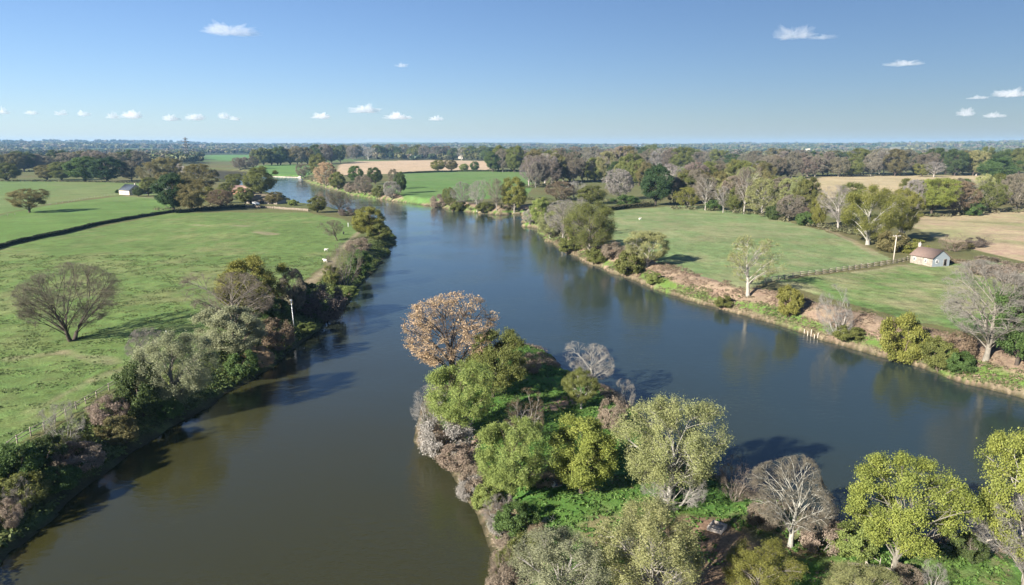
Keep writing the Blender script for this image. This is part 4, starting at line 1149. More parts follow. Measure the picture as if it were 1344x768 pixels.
def woods():
    rng = RS(77)
    n1, n2 = 6500, 13000
    u = rng.random(n1); r1 = 1500 * (3600 / 1500) ** u
    r2 = 3300 * (9800 / 3300) ** rng.random(n2)
    r = np.concatenate([r1, r2]); a = rng.uniform(-.74, .74, len(r))
    X, Y = r * np.sin(a), r * np.cos(a)
    # clumping: keep belts and copses, open gaps elsewhere
    keep = fbm(X / 260, Y / 140, 81, 3) + .25 * (r > 4500) > .42
    keep &= fbm(X / 520, Y / 330, 121, 2) < .605
    h = terrain(X, Y)
    px, py = project(X, Y, h)
    for f, P in zip(FIELDS, FPOLY):
        q = np.array(f[3])
        if f[0].startswith('distant') or f[0] in ('lane_verge',):
            keep &= ~((px > q[:, 0].min() - 1) & (px < q[:, 0].max() + 1) & (py > q[:, 1].min() - .5) & (py < q[:, 1].max() + 8 - .004 * 0))
        keep &= ~pts_in_poly(X, Y, P)
    for bx, by, bw in FARB_LIST:
        keep &= ~((np.abs(px - bx) < bw * .6 + 2) & (py > by - .5) & (py < by + 5))
    X, Y, h, r = X[keep], Y[keep], h[keep], r[keep]
    n = len(X)
    hgt = rng.uniform(12, 20, n); wid = rng.uniform(13, 24, n) * (1 + .9 * sst(2500, 5000, r))
    pal = np.array([(.075, .09, .03), (.115, .10, .065), (.05, .07, .027), (.105, .105, .04), (.135, .115, .08), (.038, .06, .03), (.11, .11, .05)])
    # kinds come in stands
    st = fbm(X / 300, Y / 300, 83, 2) + rng.normal(0, .16, n)
    pi = np.clip(((st - .2) / .6 * len(pal)).astype(int), 0, len(pal) - 1)
    pi = np.where(rng.random(n) < .3, rng.randint(0, len(pal), n), pi)
    base = pal[pi] * rng.uniform(.8, 1.2, (n, 1))
    Vs, Fs, Cs, off = [], [], [], 0
    for sel, nc, cs in ((r < 2300, 190, .145), ((r >= 2300) & (r < 4200), 80, .2), (r >= 4200, 34, .29)):
        j = np.nonzero(sel)[0]
        i = np.repeat(j, nc)
        d = runit(rng, len(i)); d[:, 2] = d[:, 2] * .75 + .25
        lob = .82 + .3 * vn(d[:, 0] * 2.3 + i * 3.1, d[:, 1] * 2.3 + d[:, 2] * 2.1 + i * 1.7, 85)
        q = d * lob[:, None] * (.72 + .28 * rng.random((len(i), 1)))
        P = np.stack([X[i] + q[:, 0] * wid[i] / 2, Y[i] + q[:, 1] * wid[i] / 2, h[i] + hgt[i] * (.52 + .46 * q[:, 2])], 1)
        V, F = cards(rng, P, d + np.array([[0, 0, .3]]), wid[i] * cs, .75, 1.1)
        Vs.append(V); Fs.append(F + off); off += len(V)
        Cs.append(base[i] * rng.uniform(.75, 1.25, (len(i), 1)))
    me = mesh_np('woods', np.concatenate(Vs), np.concatenate(Fs), M_LEAFC, col=np.concatenate(Cs))
    tag(link(bpy.data.objects.new('woods', me)), 'far woodland stretching in bands to the horizon', 'woodland', None, 'stuff')


FARB_LIST = [(605, 208.5, 12), (340, 202.5, 7), (62, 194.2, 3), (840, 191.5, 3), (980, 194, 6), (1060, 198, 11), (1137, 194.3, 5), (1211, 195.5, 10), (1241, 195.5, 11), (1336, 197, 7)]
woods()

# ------------------------------------------------------------------ fences, hedges, walls
def polyline(pts_px, step):
    P = [ground_at(*q) for q in pts_px]
    out = []
    for a, b in zip(P[:-1], P[1:]):
        n = max(1, int(round((b - a).length / step)))
        for k in range(n): out.append(a.lerp(b, k / n))
    out.append(P[-1])
    for q in out: q.z = TZ(q.x, q.y)
    return out


def fence(name, label, pts_px, step, hgt, rails, mat, pr=.08, rr=.045, seed=0):
    P = polyline(pts_px, step)
    rng = random.Random(seed)
    root = empty(name, P[0]); tag(root, label, 'fence')
    tops = []
    for q in P:
        m = MB(); dx, dy = rng.uniform(-.06, .06), rng.uniform(-.06, .06); hh = hgt * rng.uniform(.9, 1.12)
        l = q - P[0]
        m.bar((l.x, l.y, l.z - .3), (l.x + dx, l.y + dy, l.z + hh), pr, pr * .85, 6)
        m.build('post', mat, root)
        tops.append(l)
    for k in range(rails):
        m = MB(); z = hgt * (.9 - .42 * k)
        for a, b in zip(tops[:-1], tops[1:]):
            off = Vector((0, -pr * .9, 0))
            m.bar(a + off + Vector((0, 0, z + rng.uniform(-.05, .05))), b + off + Vector((0, 0, z + rng.uniform(-.05, .05))), rr, rr, 4)
        m.build('rail', mat, root)
    return root


def hedge(name, label, pts_px, width, hgt, colA, colB, seed, dens=26, size=.22, catg='hedge'):
    P = polyline(pts_px, 1.0)
    rng = RS(seed)
    a = np.array([tuple(q) for q in P])
    n = len(a) * dens
    i = rng.randint(0, len(a) - 1, n); t = rng.random(n)[:, None]
    c = a[i] * (1 - t) + a[i + 1] * t
    d = nrm(a[i + 1] - a[i]); w = np.stack([-d[:, 1], d[:, 0], np.zeros(n)], 1)
    u = rng.uniform(-1, 1, n); z = rng.uniform(0.05, 1, n)
    face = rng.random(n) < .55
    u = np.where(face, np.sign(u) * rng.uniform(.8, 1.05, n), u); z = np.where(face, z, rng.uniform(.85, 1.08, n))
    hv = hgt * (.85 + .3 * vn(np.arange(len(a)) / 5., np.zeros(len(a)), seed))[i]
    Pp = c + w * (u * width / 2)[:, None] + np.array([[0, 0, 1]]) * (z * hv)[:, None]
    V, F = cards(rng, Pp, w * u[:, None] + np.array([[0, 0, .6]]), np.full(n, size), .7, .7)
    tt = rng.random((n, 1)); col = np.array([colA]) * (1 - tt) + np.array([colB]) * tt
    o = a[0].copy(); V = V - o
    # woody core
    m = len(a); ww = nrm(np.gradient(a, axis=0)); ww = np.stack([-ww[:, 1], ww[:, 0], np.zeros(m)], 1) * width * .36
    up = np.array([[0, 0, 1.]]) * hgt * .78
    CV = np.concatenate([a - ww - [0, 0, .2], a - ww + up, a + ww + up, a + ww - [0, 0, .2]]) - o
    k = np.arange(m - 1)
    CF = np.concatenate([np.stack([k + j * m, k + 1 + j * m, k + 1 + (j + 1) * m, k + (j + 1) * m], 1) for j in range(3)])
    V2 = np.concatenate([CV, V]); F2 = np.concatenate([CF, F + len(CV)])
    col = np.concatenate([np.tile(np.array([colA]), (len(CF), 1)), col])
    ob = link(bpy.data.objects.new(name, mesh_np(name, V2, F2, M_LEAFC, col=col)))
    ob.location = tuple(o)
    return tag(ob, label, catg)


fence('rail_fence', 'grey post and rail fence running down the left meadow beside the brambles', [(-30, 622), (0, 600), (23, 582), (58, 564), (113, 530), (127, 522), (158, 504)], 2.6, 1.15, 2, M_WOOD, .09, .05, 1)
fence('paddock_fence', 'weathered post fence between the right meadow and the cottage paddock', [(1004, 371), (1030, 366), (1080, 359), (1130, 352), (1172, 346), (1196, 341.5)], 3.2, 1.25, 3, M_WOOD, .13, .07, 2)
fence('pasture_fence', 'thin line of fence posts between the two left pastures', [(-30, 288), (0, 285), (20, 283)], 4.0, 1.2, 2, M_WOOD, .09, .04, 3)
fence('dike_fence', 'thin fence with small posts leading up to the cream barn', [(66, 269), (90, 266), (115, 261), (150, 256)], 5.0, 1.2, 1, M_WOOD, .10, .05, 4)
hedge('clipped_hedge', 'long dark clipped hedge slanting across the left fields', [(-60, 343), (0, 325), (60, 311), (120, 297), (180, 286), (232, 278)], 1.25, 1.35, (.018, .026, .014), (.04, .055, .022), 31, 60, .2)
hedge('field_hedge', 'low dark hedge at the back of the right meadow beside the evergreen', [(797, 277), (820, 274), (858, 271)], 2.2, 2.4, (.04, .05, .022), (.10, .085, .04), 33, 60, .3)
hedge('garden_hedge', 'low brown hedge between the right end of the cottage and the field', [(1246, 345), (1264, 346), (1280, 348)], 1.4, 1.3, (.10, .08, .05), (.17, .13, .08), 34, 60, .2)
hedge('far_hedge', 'thin dark hedge line along the pink straw field', [(520, 228.4), (600, 225.6), (700, 225)], 2.0, 2.0, (.04, .055, .025), (.07, .09, .035), 35, 30, .5)
hedge('barn_hedge', 'dark hedge below the tall conifer leading to the stone wall', [(232, 280), (262, 277), (300, 274), (322, 273)], 2.2, 2.0, (.02, .03, .014), (.05, .06, .025), 36, 50, .25)


def stone_wall(name, label, pts_px, hgt, thick, mat):
    P = polyline(pts_px, 1.6); o = P[0]
    rng = random.Random(5)
    m = MB()
    for a, b in zip(P[:-1], P[1:]):
        c = (a + b) / 2 - o; L = (b - a).length
        m.box((c.x, c.y, c.z + hgt / 2 - .2), (L * .985, thick * rng.uniform(.9, 1.1), hgt * rng.uniform(.9, 1.15)), math.atan2(b.y - a.y, b.x - a.x))
    ob = m.build(name, mat, None, o)
    return tag(ob, label, 'wall')


stone_wall('stone_wall', 'low stone wall at the far end of the left meadow before the river', [(322, 272.5), (360, 274), (405, 277.5)], 1.5, .5, M_WALLST)
stone_wall('flood_bank_edging', 'line of pale boulders along the far bank of the river bend', [(352, 231.6), (370, 232.2), (396, 233)], 2.2, 2.5, M_STONE)


# ------------------------------------------------------------------ buildings
def house(name, label, catg, p, L, D, hw, hr, rz, wall, roof, windows=(), doors=(), chimneys=(), endwall=None, over=.3, hip=0.0):
    """long axis = local x; windows (side, u, z, w, h); sides front(-y) back end+x end-x"""
    root = empty(name, p, rz); tag(root, label, catg)
    x, y = L / 2, D / 2
    m = MB()
    m.add([(-x, -y, -.6), (x, -y, -.6), (x, -y, hw), (-x, -y, hw)], [(0, 1, 2, 3)])
    m.add([(-x, y, -.6), (x, y, -.6), (x, y, hw), (-x, y, hw)], [(1, 0, 3, 2)])
    e = MB()
    for sx in (-1, 1):
        t = e if (endwall and sx == 1) else m
        t.add([(sx * x, -y, -.6), (sx * x, y, -.6), (sx * x, y, hw), (sx * x, -y, hw)], [(0, 1, 2, 3)])
        if not hip: t.add([(sx * x, -y, hw), (sx * x, y, hw), (sx * x, 0, hw + hr)], [(0, 1, 2)])
    m.build('wall', wall, root)
    if endwall:
        o = e.build('wall', endwall, root)
    r = MB(); th = .16
    xo, rx = x + over, (x + over) * (1 - hip)
    k = hr / y; yo = y + over; ze = hw - over * k
    for dz0 in (0,):
        V = []
        for dz in (.03, .03 + th):
            V += [(-xo, -yo, ze + dz), (xo, -yo, ze + dz), (xo, yo, ze + dz), (-xo, yo, ze + dz), (-rx, 0, hw + hr + dz), (rx, 0, hw + hr + dz)]
        F = [(0, 1, 5, 4), (2, 3, 4, 5), (0, 4, 3), (1, 2, 5)] if hip else [(0, 1, 5, 4), (2, 3, 4, 5)]
        Fs = [tuple(reversed(f)) for f in F] + [tuple(i + 6 for i in f) for f in F]
        Fs += [(0, 1, 7, 6), (2, 3, 9, 8)]
        Fs += [(1, 2, 8, 7), (3, 0, 6, 9)] if hip else [(0, 4, 10, 6), (4, 3, 9, 10), (1, 7, 11, 5), (5, 11, 8, 2)]
        r.add(V, Fs)
    ro = r.build('roof', roof, root)
    for cx in chimneys:
        c = MB(); c.box((cx, 0, hw + hr + .3), (.7, .7, 1.6)); c.box((cx, 0, hw + hr + 1.14), (.85, .85, .12)); c.bar((cx, 0, hw + hr + 1.2), (cx, 0, hw + hr + 1.55), .13, .11, 8)
        c.build('chimney', M_STONE, root)

    def put(side, u, z, w, h, nm, frame, pane, dep=.06):
        if side == 'front': c, d = (u, -y - dep / 2 + .01, z + h / 2), (w, dep, h)
        elif side == 'back': c, d = (u, y + dep / 2 - .01, z + h / 2), (w, dep, h)
        elif side == 'right': c, d = (x + dep / 2 - .01, u, z + h / 2), (dep, w, h)
        else: c, d = (-x - dep / 2 + .01, u, z + h / 2), (dep, w, h)
        f = MB(); n = 0 if side in ('front', 'back') else 1
        b = .09
        for s in (-1, 1):
            cc = list(c); cc[n] += s * (w / 2 - b / 2); dd = list(d); dd[n] = b; f.box(cc, dd)
            cc = list(c); cc[2] += s * (h / 2 - b / 2); dd = list(d); dd[2] = b; dd[n] = w - 2 * b; f.box(cc, dd)
        if nm == 'window':
            dd = list(d); dd[n] = .05; dd[2] = h - 2 * b; f.box(c, dd)
        fo = f.build(nm, frame, root)
        q = MB(); dd = list(d); dd[n] = w - 2 * b; dd[2] = h - 2 * b; dd[1 - n] = dep * .5
        q.box(c, dd); q.build('pane' if nm == 'window' else 'door_leaf', pane, fo)
    for wdw in windows: put(*wdw, 'window', M_WHITE, M_GLASS)
    for dr in doors: put(*dr, 'door', M_WOOD, M_DARK)
    return root


a_, b_, c_ = ground_at(1196, 345), ground_at(1221, 350), ground_at(1243, 346)
fl = (b_ - a_); rzc = math.atan2(fl.y, fl.x)
Lh, Dh = 8.1, 6.6
nrm_in = Vector((-math.sin(rzc), math.cos(rzc), 0))
pc = (a_ + b_) / 2 + nrm_in * (Dh / 2); pc.z = min(a_.z, b_.z, TZ(pc.x, pc.y)) + .1
house('stone_cottage', 'small stone cottage with brown tiled roof beside the utility pole and paddock', 'cottage', pc, Lh, Dh, 2.5, 2.3, rzc, M_COTT, M_TILE,
      windows=[('front', 1.6, .9, .9, 1.1), ('front', -2.6, .9, .9, 1.1), ('right', -1.5, .9, 1.1, 1.1)], doors=[('right', 1.6, -.02, 1.2, 2.1)], chimneys=[-4.2], endwall=M_ENDSHADE)

p = ground_at(167, 256)
house('cream_barn', 'cream gabled barn with dark slate roof at the edge of the left pasture', 'barn', p + Vector((0, 6, 0)), 14, 11, 3.4, 4.0, R(-32), M_RENDER, M_SLATE,
      windows=[('front', 2, 1, 1.6, 1.2), ('front', -3, 1, 1.6, 1.2), ('left', -1.5, 1, 1.2, 1.4)], doors=[('left', 2.0, 0, 2.4, 2.6)], chimneys=[6.2])
p = ground_at(186, 254)
house('white_shed', 'low white shed at the right end of the cream barn', 'shed', p + Vector((0, 4, 0)), 6, 4, 2.2, 1.2, R(-20), M_WHITE, M_WHITE, doors=[('front', 0, 0, 1.6, 1.9)])
p = ground_at(212, 249)
house('white_farmhouse', 'whitewashed farmhouse half hidden behind the small olive tree', 'house', p + Vector((0, 6, 0)), 11, 7, 4.6, 2.6, R(-10), M_WHITE, M_SLATE,
      windows=[('front', u, z, 1.1, 1.3) for u in (-3.5, 0, 3.5) for z in (.8, 3.0)], doors=[('front', 1.8, 0, 1.1, 2.1)], chimneys=[-4.8, 4.8])
p = ground_at(235, 226)
house('blue_roofed_hall', 'tall hall with steep blue roof and pale gable among the left trees', 'hall', p, 30, 18, 8, 9.5, R(-62), M_RENDER, M_BLUEROOF,
      windows=[('right', u, 3, 2.2, 3) for u in (-5, 0, 5)], doors=[('left', 0, 0, 3, 4)])
p = ground_at(313, 255)
house('pink_roofed_house', 'long low brick house with pink tiled roof by the river bend', 'house', p + Vector((0, 6, 0)), 19, 9, 3.0, 3.4, R(-6), M_BRICK, M_PINKTILE,
      windows=[('front', u, .9, 1.3, 1.2) for u in (-7, -3.5, 3.5, 7)], doors=[('front', 0, 0, 1.2, 2.1)], chimneys=[-7])
p = ground_at(345, 268)
house('thatched_barn', 'low barn with wide brown thatched roof and dark openings near the stone wall', 'barn', p + Vector((0, 7, 0)), 21, 13, 2.4, 3.4, R(-8), M_WOOD, M_THATCH,
      doors=[('front', -6.5, 0, 3.4, 2.3), ('front', 0, 0, 3.4, 2.3), ('front', 6.5, 0, 3.4, 2.3)], hip=.35)
WL = ['white farm building beyond the pink straw field', 'white house on the wooded rise right of the pylon', 'tiny white house on the wooded hill at the far left', 'tiny white house on the horizon above the tall dark evergreen',
      'white house among the woods above the thicket of the right meadow', 'long pale barn on the ridge beyond the grove on the right', 'white house on the far ridge above the small stubble field',
      'long white building at the right side of the horizon', 'second long white building near the right side of the horizon', 'pinkish white house at the right end of the horizon']
for (bx, by, bw), lb in zip(FARB_LIST, WL):
    p = ground_at(bx, by); k = m_per_px(p); L = bw * k * .5
    house('white_building', lb, 'building', p, max(L, 10), max(8, L * .45), min(3.2 * k, 9), min(max(2.0, 1.3 * k), 4), R(-12), M_RENDER, M_RENDER if bw > 9 else M_SLATE,
          windows=[('front', u * L / 5, 1.5, 1.6, 1.6) for u in (-1.5, 0, 1.5)], doors=[('front', L / 6, 0, 2, 2.6)])

# white van in front of the thatched barn
p = ground_at(336, 269.5)
root = empty('parked_van', p, R(-8)); tag(root, 'small white van parked in front of the thatched barn', 'van')
m = MB(); m.box((0, 0, .95), (4.4, 1.8, 1.0)); m.box((-.4, 0, 1.72), (3.4, 1.7, .55)); m.build('body', M_WHITE, root)
m = MB(); m.box((-.4, -.86, 1.7), (2.8, .03, .36)); m.build('side_window', M_GLASS, root)
for sx in (-1.4, 1.4):
    for sy in (-.8, .8):
        m = MB(); m.bar((sx, sy - .11, .34), (sx, sy + .11, .34), .34, .34, 14); m.build('wheel', M_DARK, root)

# ------------------------------------------------------------------ poles, pylon, posts
p = ground_at(1172, 346)
root = empty('utility_pole', p); tag(root, 'grey wooden utility pole with crossarm beside the stone cottage', 'utility pole')
hp = height_to(p, 309)
m = MB(); m.bar((0, 0, -.5), (.12, 0, hp), .19, .13, 9); m.build('pole', M_STONE, root)
m = MB(); m.box((.1, -.16, hp - .25), (2.4, .16, .18), R(-8)); m.build('crossarm', M_WOOD, root)
for sx in (-1.0, -.45, .65, 1.15):
    m = MB(); m.bar((.1 + sx, -.16, hp - .16), (.1 + sx, -.16, hp + .1), .05, .035, 7); m.build('insulator', M_WHITE, root)

p = ground_at(386, 429)
root = empty('white_pole', p); tag(root, 'thin white pole standing on the left bank below the slim bare tree', 'pole')
hp = height_to(p, 395)
m = MB(); m.bar((0, 0, -.4), (-.25, 0, hp), .10, .07, 8); m.build('pole', M_WHITE, root)
m = MB(); m.box((-.25, -.05, hp + .15), (.42, .3, .3)); m.build('lamp_box', M_WHITE, root)

for px, py, hh, lb in ((219, 447, 1.9, 'white marker post beside the shadow in the left meadow'), (457, 298, 1.9, 'white marker post in the meadow left of the round golden green tree')):
    p = ground_at(px, py); m = MB()
    m.bar((0, 0, -.3), (.05, 0, hh), .11, .09, 7); m.ball((.05, 0, hh), (.1, .1, .08), 8, 5)
    tag(m.build('marker_post', M_WHITE, None, p), lb, 'post')

p = ground_at(246, 212.5); hp = height_to(p, 180.5)
root = empty('lattice_pylon', p, R(15)); tag(root, 'tall steel lattice pylon rising above the far woods on the left', 'pylon')
m = MB(); b0, lv_ = hp * .11, 9
def pw(t): return b0 * (1 - t) ** 1.5 * .95 + hp * .016
for k in range(lv_):
    t0, t1 = k / lv_, (k + 1) / lv_
    q0, q1 = pw(t0), pw(t1)
    cs = [(-1, -1), (1, -1), (1, 1), (-1, 1)]
    for j in range(4):
        A, B_ = cs[j], cs[(j + 1) % 4]
        m.bar((A[0] * q0, A[1] * q0, t0 * hp), (A[0] * q1, A[1] * q1, t1 * hp), hp * .014, None, 4)
        m.bar((A[0] * q0, A[1] * q0, t0 * hp), (B_[0] * q1, B_[1] * q1, t1 * hp), hp * .006, None, 4)
        m.bar((B_[0] * q0, B_[1] * q0, t0 * hp), (A[0] * q1, A[1] * q1, t1 * hp), hp * .006, None, 4)
        m.bar((A[0] * q1, A[1] * q1, t1 * hp), (B_[0] * q1, B_[1] * q1, t1 * hp), hp * .003, None, 4)
m.build('tower', M_STEEL, root)
for t, wv in ((.70, .16), (.82, .13), (.93, .10)):
    m = MB(); q = pw(t)
    for s in (-1, 1):
        for y_ in (-1, 1):
            m.bar((s * q, y_ * q, t * hp), (s * wv * hp, 0, t * hp + .01 * hp), hp * .011, None, 4)
            m.bar((s * q, y_ * q, (t + .035) * hp), (s * wv * hp, 0, t * hp + .01 * hp), hp * .011, None, 4)
    m.build('cross_arm', M_STEEL, root)

# ------------------------------------------------------------------ small things
def sheep(p, rz, mat, headmat, label, catg, s=1.0):
    root = empty(catg.replace(' ', '_'), p, rz); tag(root, label, catg)
    # one continuous lofted body: rump, barrel, chest, neck, head
    rings = [(-.62, .62, .03, .04), (-.58, .64, .2, .22), (-.4, .66, .29, .31), (-.1, .64, .31, .33), (.25, .65, .29, .31), (.45, .70, .22, .25), (.58, .82, .14, .17), (.68, .92, .11, .13), (.84, .90, .09, .10), (.95, .85, .05, .06)]
    V, F, n = [], [], 12
    for (x, z, ry, rz_) in rings:
        for k in range(n):
            t = 2 * math.pi * k / n
            V.append((x * s, ry * math.cos(t) * s, (z + rz_ * math.sin(t)) * s))
    for i in range(len(rings) - 1):
        for k in range(n): F.append((i * n + k, (i + 1) * n + k, (i + 1) * n + (k + 1) % n, i * n + (k + 1) % n))
    m = MB(); m.add(V, F)
    for sx, sy in ((-.42, -.15), (-.42, .15), (.35, -.15), (.35, .15)):
        kx = .05 if sx < 0 else -.01
        m.bar((sx * s, sy * s, .5 * s), ((sx - kx) * s, sy * s, .25 * s), .085 * s, .045 * s, 7)
        m.bar(((sx - kx) * s, sy * s, .25 * s), (sx * s, sy * s, 0), .045 * s, .035 * s, 7)
    for sy in (-1, 1): m.bar((.72 * s, sy * .08 * s, .98 * s), (.68 * s, sy * .22 * s, .97 * s), .04 * s, .015 * s, 5)
    m.build('body', mat, root, None, True)


sheep(ground_at(428, 330), R(20), M_WOOL, M_WOOL, 'white sheep beside the bank, the upper one of two near the pinkish bare tree', 'sheep', 1.0)
sheep(ground_at(427, 344.5), R(160), M_WOOL, M_WOOL, 'white sheep beside the bank, the lower one of two near the pinkish bare tree', 'sheep', 1.15)
sheep(ground_at(451, 308), R(100), M_BLACKHIDE, M_WOOL, 'small black animal standing in the meadow left of the round golden green tree', 'calf', 1.2)
sheep(ground_at(840, 289), R(30), M_WOOL, M_WOOL, 'white sheep alone in the right meadow', 'sheep', 1.1)

# open concrete box in the weeds
p = ground_at(941, 694)
root = empty('concrete_trough', p + Vector((0, 0, -.24)), R(52)); tag(root, 'open pale concrete box half sunk in the green weeds', 'trough')
m = MB()
for s in (-1, 1):
    m.box((0, s * .66, .25), (1.7, .16, .75)); m.box((s * .77, 0, .245), (.16, 1.16, .74))
m.build('rim', M_CONC, root)
m = MB(); m.box((0, 0, .06), (1.38, 1.16, .1)); m.build('floor_slab', M_CONC, root)
m = MB(); m.box((.1, .1, .36), (.75, 1.14, .07), .1); m.build('broken_lid', M_CONC, root)

# bundled tarpaulin
p = ground_at(728, 637); rng = random.Random(4)
root = empty('tarpaulin_bundle', p, R(20)); tag(root, 'small blue and white bundle on the ground left of the golden round tree', 'bundle')
m = MB(); m.ball((0, 0, .42), (.5, .36, .52), 12, 8, .14, rng); m.build('blue_sheet', M_BLUE, root, None, True)
m = MB(); m.ball((-.3, -.3, .36), (.26, .22, .34), 10, 7, .12, rng); m.build('white_sack', M_WHITE, root, None, True)
m = MB(); m.bar((-.5, -.55, .1), (.7, -.5, .14), .06, .05, 6); m.build('wooden_pole', M_STONE, root)


def branchwood(name, label, catg, px, py, L, seed, col, flat=True, zoff=.15):
    p = ground_at(px, py); rng = random.Random(seed)
    m = MB()
    az = rng.uniform(-.6, .6)
    a = Vector((0, 0, zoff)); d = Vector((math.cos(az), math.sin(az), .05 if flat else .5))
    b = a + d * L
    m.bar(a, a.lerp(b, .5) + Vector((0, .1, .08)), L * .035, L * .026, 7); m.bar(a.lerp(b, .5) + Vector((0, .1, .08)), b, L * .026, L * .01, 7)
    for k in range(6):
        t = rng.uniform(.25, .95); s = a.lerp(b, t)
        q = Vector((rng.uniform(-.3, .9), rng.uniform(-1, 1), rng.uniform(.05, .8))).normalized() * L * rng.uniform(.2, .45)
        m.bar(s, s + q, L * .014, L * .005, 5)
        m.bar(s + q * .6, s + q * .6 + Vector((rng.uniform(-1, 1), rng.uniform(-1, 1), .4)).normalized() * L * .14, L * .007, L * .003, 4)
    o = m.build(name, M_WBARK2, None, p)
    tag(o, label, catg)


M_WBARK2 = simple_mat('bleached_wood', (.42, .37, .31), .9, .25, 4)
branchwood('driftwood', 'bleached fallen branch lying in the water by the left bank below the red shrub', 'driftwood', 394, 458, 4.0, 1, 'white')
branchwood('fallen_branch', 'bleached branch sticking out over the water below the grey brown shrub of the spit', 'fallen branch', 596, 612, 3.2, 2, 'white', False)
branchwood('fallen_branch', 'long dead log lying in dry brush left of the trunk of the yellow green tree', 'fallen branch', 1112, 742, 4.2, 3, 'white')
branchwood('fallen_branch', 'pale branch reaching over the water right of the bright yellow green tree', 'fallen branch', 1252, 722, 4.0, 4, 'white', False)
branchwood('fallen_branch', 'bleached branch on the earth path near the bottom of the spit', 'fallen branch', 698, 690, 2.4, 5, 'white')
st_lab = ['leftmost', 'second from left', 'middle', 'second from right', 'rightmost']
for k in range(5):
    p = ground_at(1056 + 4.2 * k, 438.0 + 1.6 * k + (k % 2) * 1.2); m = MB()
    m.bar((0, 0, -1.2), (.05 * (k - 2), .03, 1.0 + .25 * (k % 3)), .09, .07, 7)
    tag(m.build('mooring_stake', M_WBARK2, None, p), f'{st_lab[k]} of the pale wooden stakes at the right bank waterline', 'stake', 'wooden stakes at the waterline')

# ------------------------------------------------------------------ clouds
def cloud_mat():
    m, nt, out = new_mat('cloud_vapour')
    v = nt.nodes.new('ShaderNodeVolumePrincipled')
    v.inputs['Color'].default_value = (.95, .95, .96, 1); v.inputs['Density'].default_value = .0033; v.inputs['Anisotropy'].default_value = 0.0
    nt.links.new(v.outputs[0], out.inputs['Volume'])
    return m


M_CLOUD = cloud_mat()
CLOUDS = [(302, 43, 76, 15, 'largest white cloud, high in the sky on the left'), (1041, 48, 54, 19, 'puffy white cloud high in the sky on the right'), (1080, 50, 34, 6, 'thin wisp trailing right of the high puffy cloud'),
          (1185, 85, 44, 8, 'flat grey cloud below and right of the high puffy cloud'), (527, 87, 20, 6, 'tiny faint cloud alone in the middle left sky'), (1328, 125, 44, 9, 'white cloud at the right edge of the sky'),
          (1284, 129, 26, 4, 'thin grey wisp left of the cloud at the right edge'), (1266, 150, 22, 10, 'small white cloud low on the right'), (1305, 153, 22, 6, 'faint cloud right of the small low white one on the right'),
          (478, 146, 38, 10, 'brightest low cloud left of the middle with a pointed top'), (522, 155, 34, 7, 'flat low cloud right of the pointed low one'), (421, 154, 26, 7, 'low cloud left of the pointed low one'),
          (572, 157, 22, 6, 'last faint low cloud right of the flat low one'), (147, 154, 18, 8, 'left half of the low double cloud above the left pasture'), (174, 153, 32, 9, 'right half of the low double cloud above the left pasture'),
          (225, 157, 20, 7, 'low cloud just left of the pylon'), (257, 156, 26, 8, 'low cloud right above the pylon'), (294, 154, 16, 7, 'upper one of two low clouds right of the pylon'), (309, 157, 16, 5, 'lower one of two low clouds right of the pylon'),
          (80, 150, 16, 6, 'first of two small low clouds left of the double cloud'), (110, 151, 16, 6, 'second of two small low clouds left of the double cloud'), (3, 148, 18, 8, 'low cloud at the left edge of the sky'), (43, 149, 18, 5, 'faint low cloud near the left edge')]
for ci, (px, py, w, h, lb) in enumerate(CLOUDS):
    d = ray(px, py); zc = 950.0
    t = (zc - CAM_H) / d[2]
    P = Vector((d[0] * t, d[1] * t, zc)); k = t / FPX
    W, Hc = w * k * 1.05, h * k * (1.4 if py > 100 else 1.1)
    rng = RS(500 + ci)
    nu, nv = 110, 56
    th = np.linspace(0.02, math.pi - .02, nv)[:, None]; ph = np.linspace(0, 2 * math.pi, nu, endpoint=False)[None, :]
    D = np.stack([np.sin(th) * np.cos(ph), np.sin(th) * np.sin(ph), np.cos(th) + 0 * ph], -1).reshape(-1, 3)
    s1 = fbm(D[:, 0] * 2.4 + ci * 7.1 + 9, D[:, 2] * 1.4 + D[:, 1] * 1.5 + 5, 300 + ci, 3) + 0
    s2 = fbm(D[:, 0] * 7 + ci * 3.3 + 9, D[:, 2] * 4 + D[:, 1] * 4 + 5, 340 + ci, 3)
    s3 = fbm(D[:, 0] * 16 + ci * 3.3 + 9, D[:, 2] * 9 + D[:, 1] * 9 + 5, 360 + ci, 3)
    rr = .3 + .95 * s1 + .9 * (s2 - .5) + .5 * (s3 - .5)
    Vc = D * rr[:, None]
    Vc[:, 2] = np.where(Vc[:, 2] < 0, Vc[:, 2] * .35, Vc[:, 2] * (.45 + 1.1 * fbm(D[:, 0] * 3.1 + ci, D[:, 1] * 2, 380 + ci, 2)))
    Vc *= np.array([W / 2, W * .3, Hc * .62])
    i = np.arange(nv - 1)[:, None] * nu; j = np.arange(nu)[None, :]; j2 = (j + 1) % nu
    F = np.stack([i + j, i + nu + j, i + nu + j2, i + j2], -1).reshape(-1, 4)
    caps = [np.arange(nu)[None, :], (np.arange(nu)[::-1] + (nv - 1) * nu)[None, :]]
    o = link(bpy.data.objects.new('cloud', mesh_np('cloud', Vc, [F] + caps, M_CLOUD, smooth=True)))
    o.location = P; o.rotation_euler = (0, 0, -math.atan2(P.x, P.y))
    tag(o, lb, 'cloud', 'small fair weather clouds')

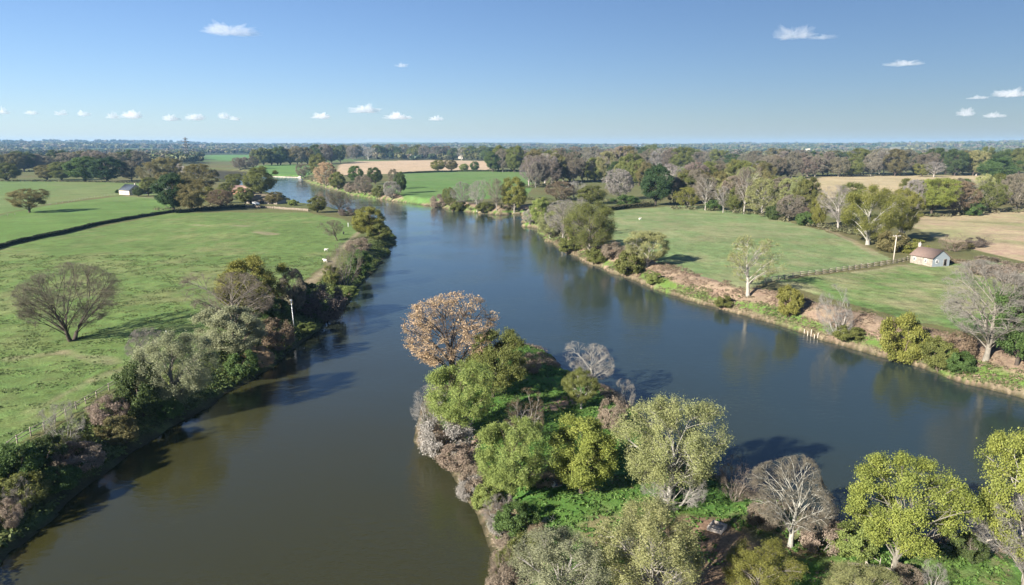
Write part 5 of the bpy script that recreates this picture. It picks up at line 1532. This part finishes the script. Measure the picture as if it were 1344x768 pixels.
# ------------------------------------------------------------------ haze
m, nt, out = new_mat('haze_air')
v = nt.nodes.new('ShaderNodeVolumePrincipled')
v.inputs['Color'].default_value = (.35, .62, 1, 1); v.inputs['Density'].default_value = 5.2e-5; v.inputs['Anisotropy'].default_value = 0.0
nt.links.new(v.outputs[0], out.inputs['Volume'])
mb = MB(); mb.box((0, 5700, 60 - 2), (19400, 11850, 124))
HZ = mb.build('haze', m); tag(HZ, 'thin blue haze over the far woods', 'haze', None, 'stuff')

# ------------------------------------------------------------------ sky, sun, camera
w = bpy.data.worlds.new('World'); SC.world = w; w.use_nodes = True
nt = w.node_tree; bg = nt.nodes['Background']
sky = nt.nodes.new('ShaderNodeTexSky'); sky.sky_type = 'NISHITA'; sky.sun_disc = False
sky.sun_elevation = SUN_EL; sky.sun_rotation = -math.atan2(SUN_H[0], SUN_H[1])
sky.altitude = 40; sky.air_density = 1.0; sky.dust_density = 0.2; sky.ozone_density = 4.0
vm = nt.nodes.new('ShaderNodeVectorMath'); vm.operation = 'MULTIPLY'; vm.inputs[1].default_value = (.69, .76, .92)
gm = nt.nodes.new('ShaderNodeGamma'); gm.inputs['Gamma'].default_value = .9; nt.links.new(sky.outputs[0], gm.inputs['Color'])
nt.links.new(gm.outputs[0], vm.inputs[0]); nt.links.new(vm.outputs[0], bg.inputs['Color']); bg.inputs['Strength'].default_value = .05

sl = bpy.data.lights.new('sun', 'SUN'); sl.energy = 5.0; sl.angle = R(.53); sl.color = (1.0, .94, .84)
so = link(bpy.data.objects.new('sun', sl))
hv = Vector((SUN_H[0], SUN_H[1], 0)).normalized()
to_sun = Vector((hv.x * math.cos(SUN_EL), hv.y * math.cos(SUN_EL), math.sin(SUN_EL)))
so.rotation_euler = (-to_sun).to_track_quat('-Z', 'Y').to_euler()
so.location = to_sun * 300

cd = bpy.data.cameras.new('camera'); cd.sensor_width = 36; cd.lens = 36 * FPX / 1344; cd.clip_start = .5; cd.clip_end = 80000
co = link(bpy.data.objects.new('camera', cd)); co.location = (0, 0, CAM_H); co.rotation_euler = (R(90) - PITCH, 0, 0)
SC.camera = co

SC.view_settings.view_transform = 'Standard'; SC.view_settings.look = 'None'
SC.view_settings.exposure = 1.6; SC.view_settings.gamma = 1
SC.view_settings.use_curve_mapping = False
cy = SC.cycles
cy.max_bounces = 12; cy.diffuse_bounces = 3; cy.glossy_bounces = 2; cy.transmission_bounces = 3; cy.volume_bounces = 10; cy.transparent_max_bounces = 4
cy.sample_clamp_indirect = 6
cy.use_denoising = True
try: cy.denoiser = 'OPENIMAGEDENOISE'
except Exception: pass
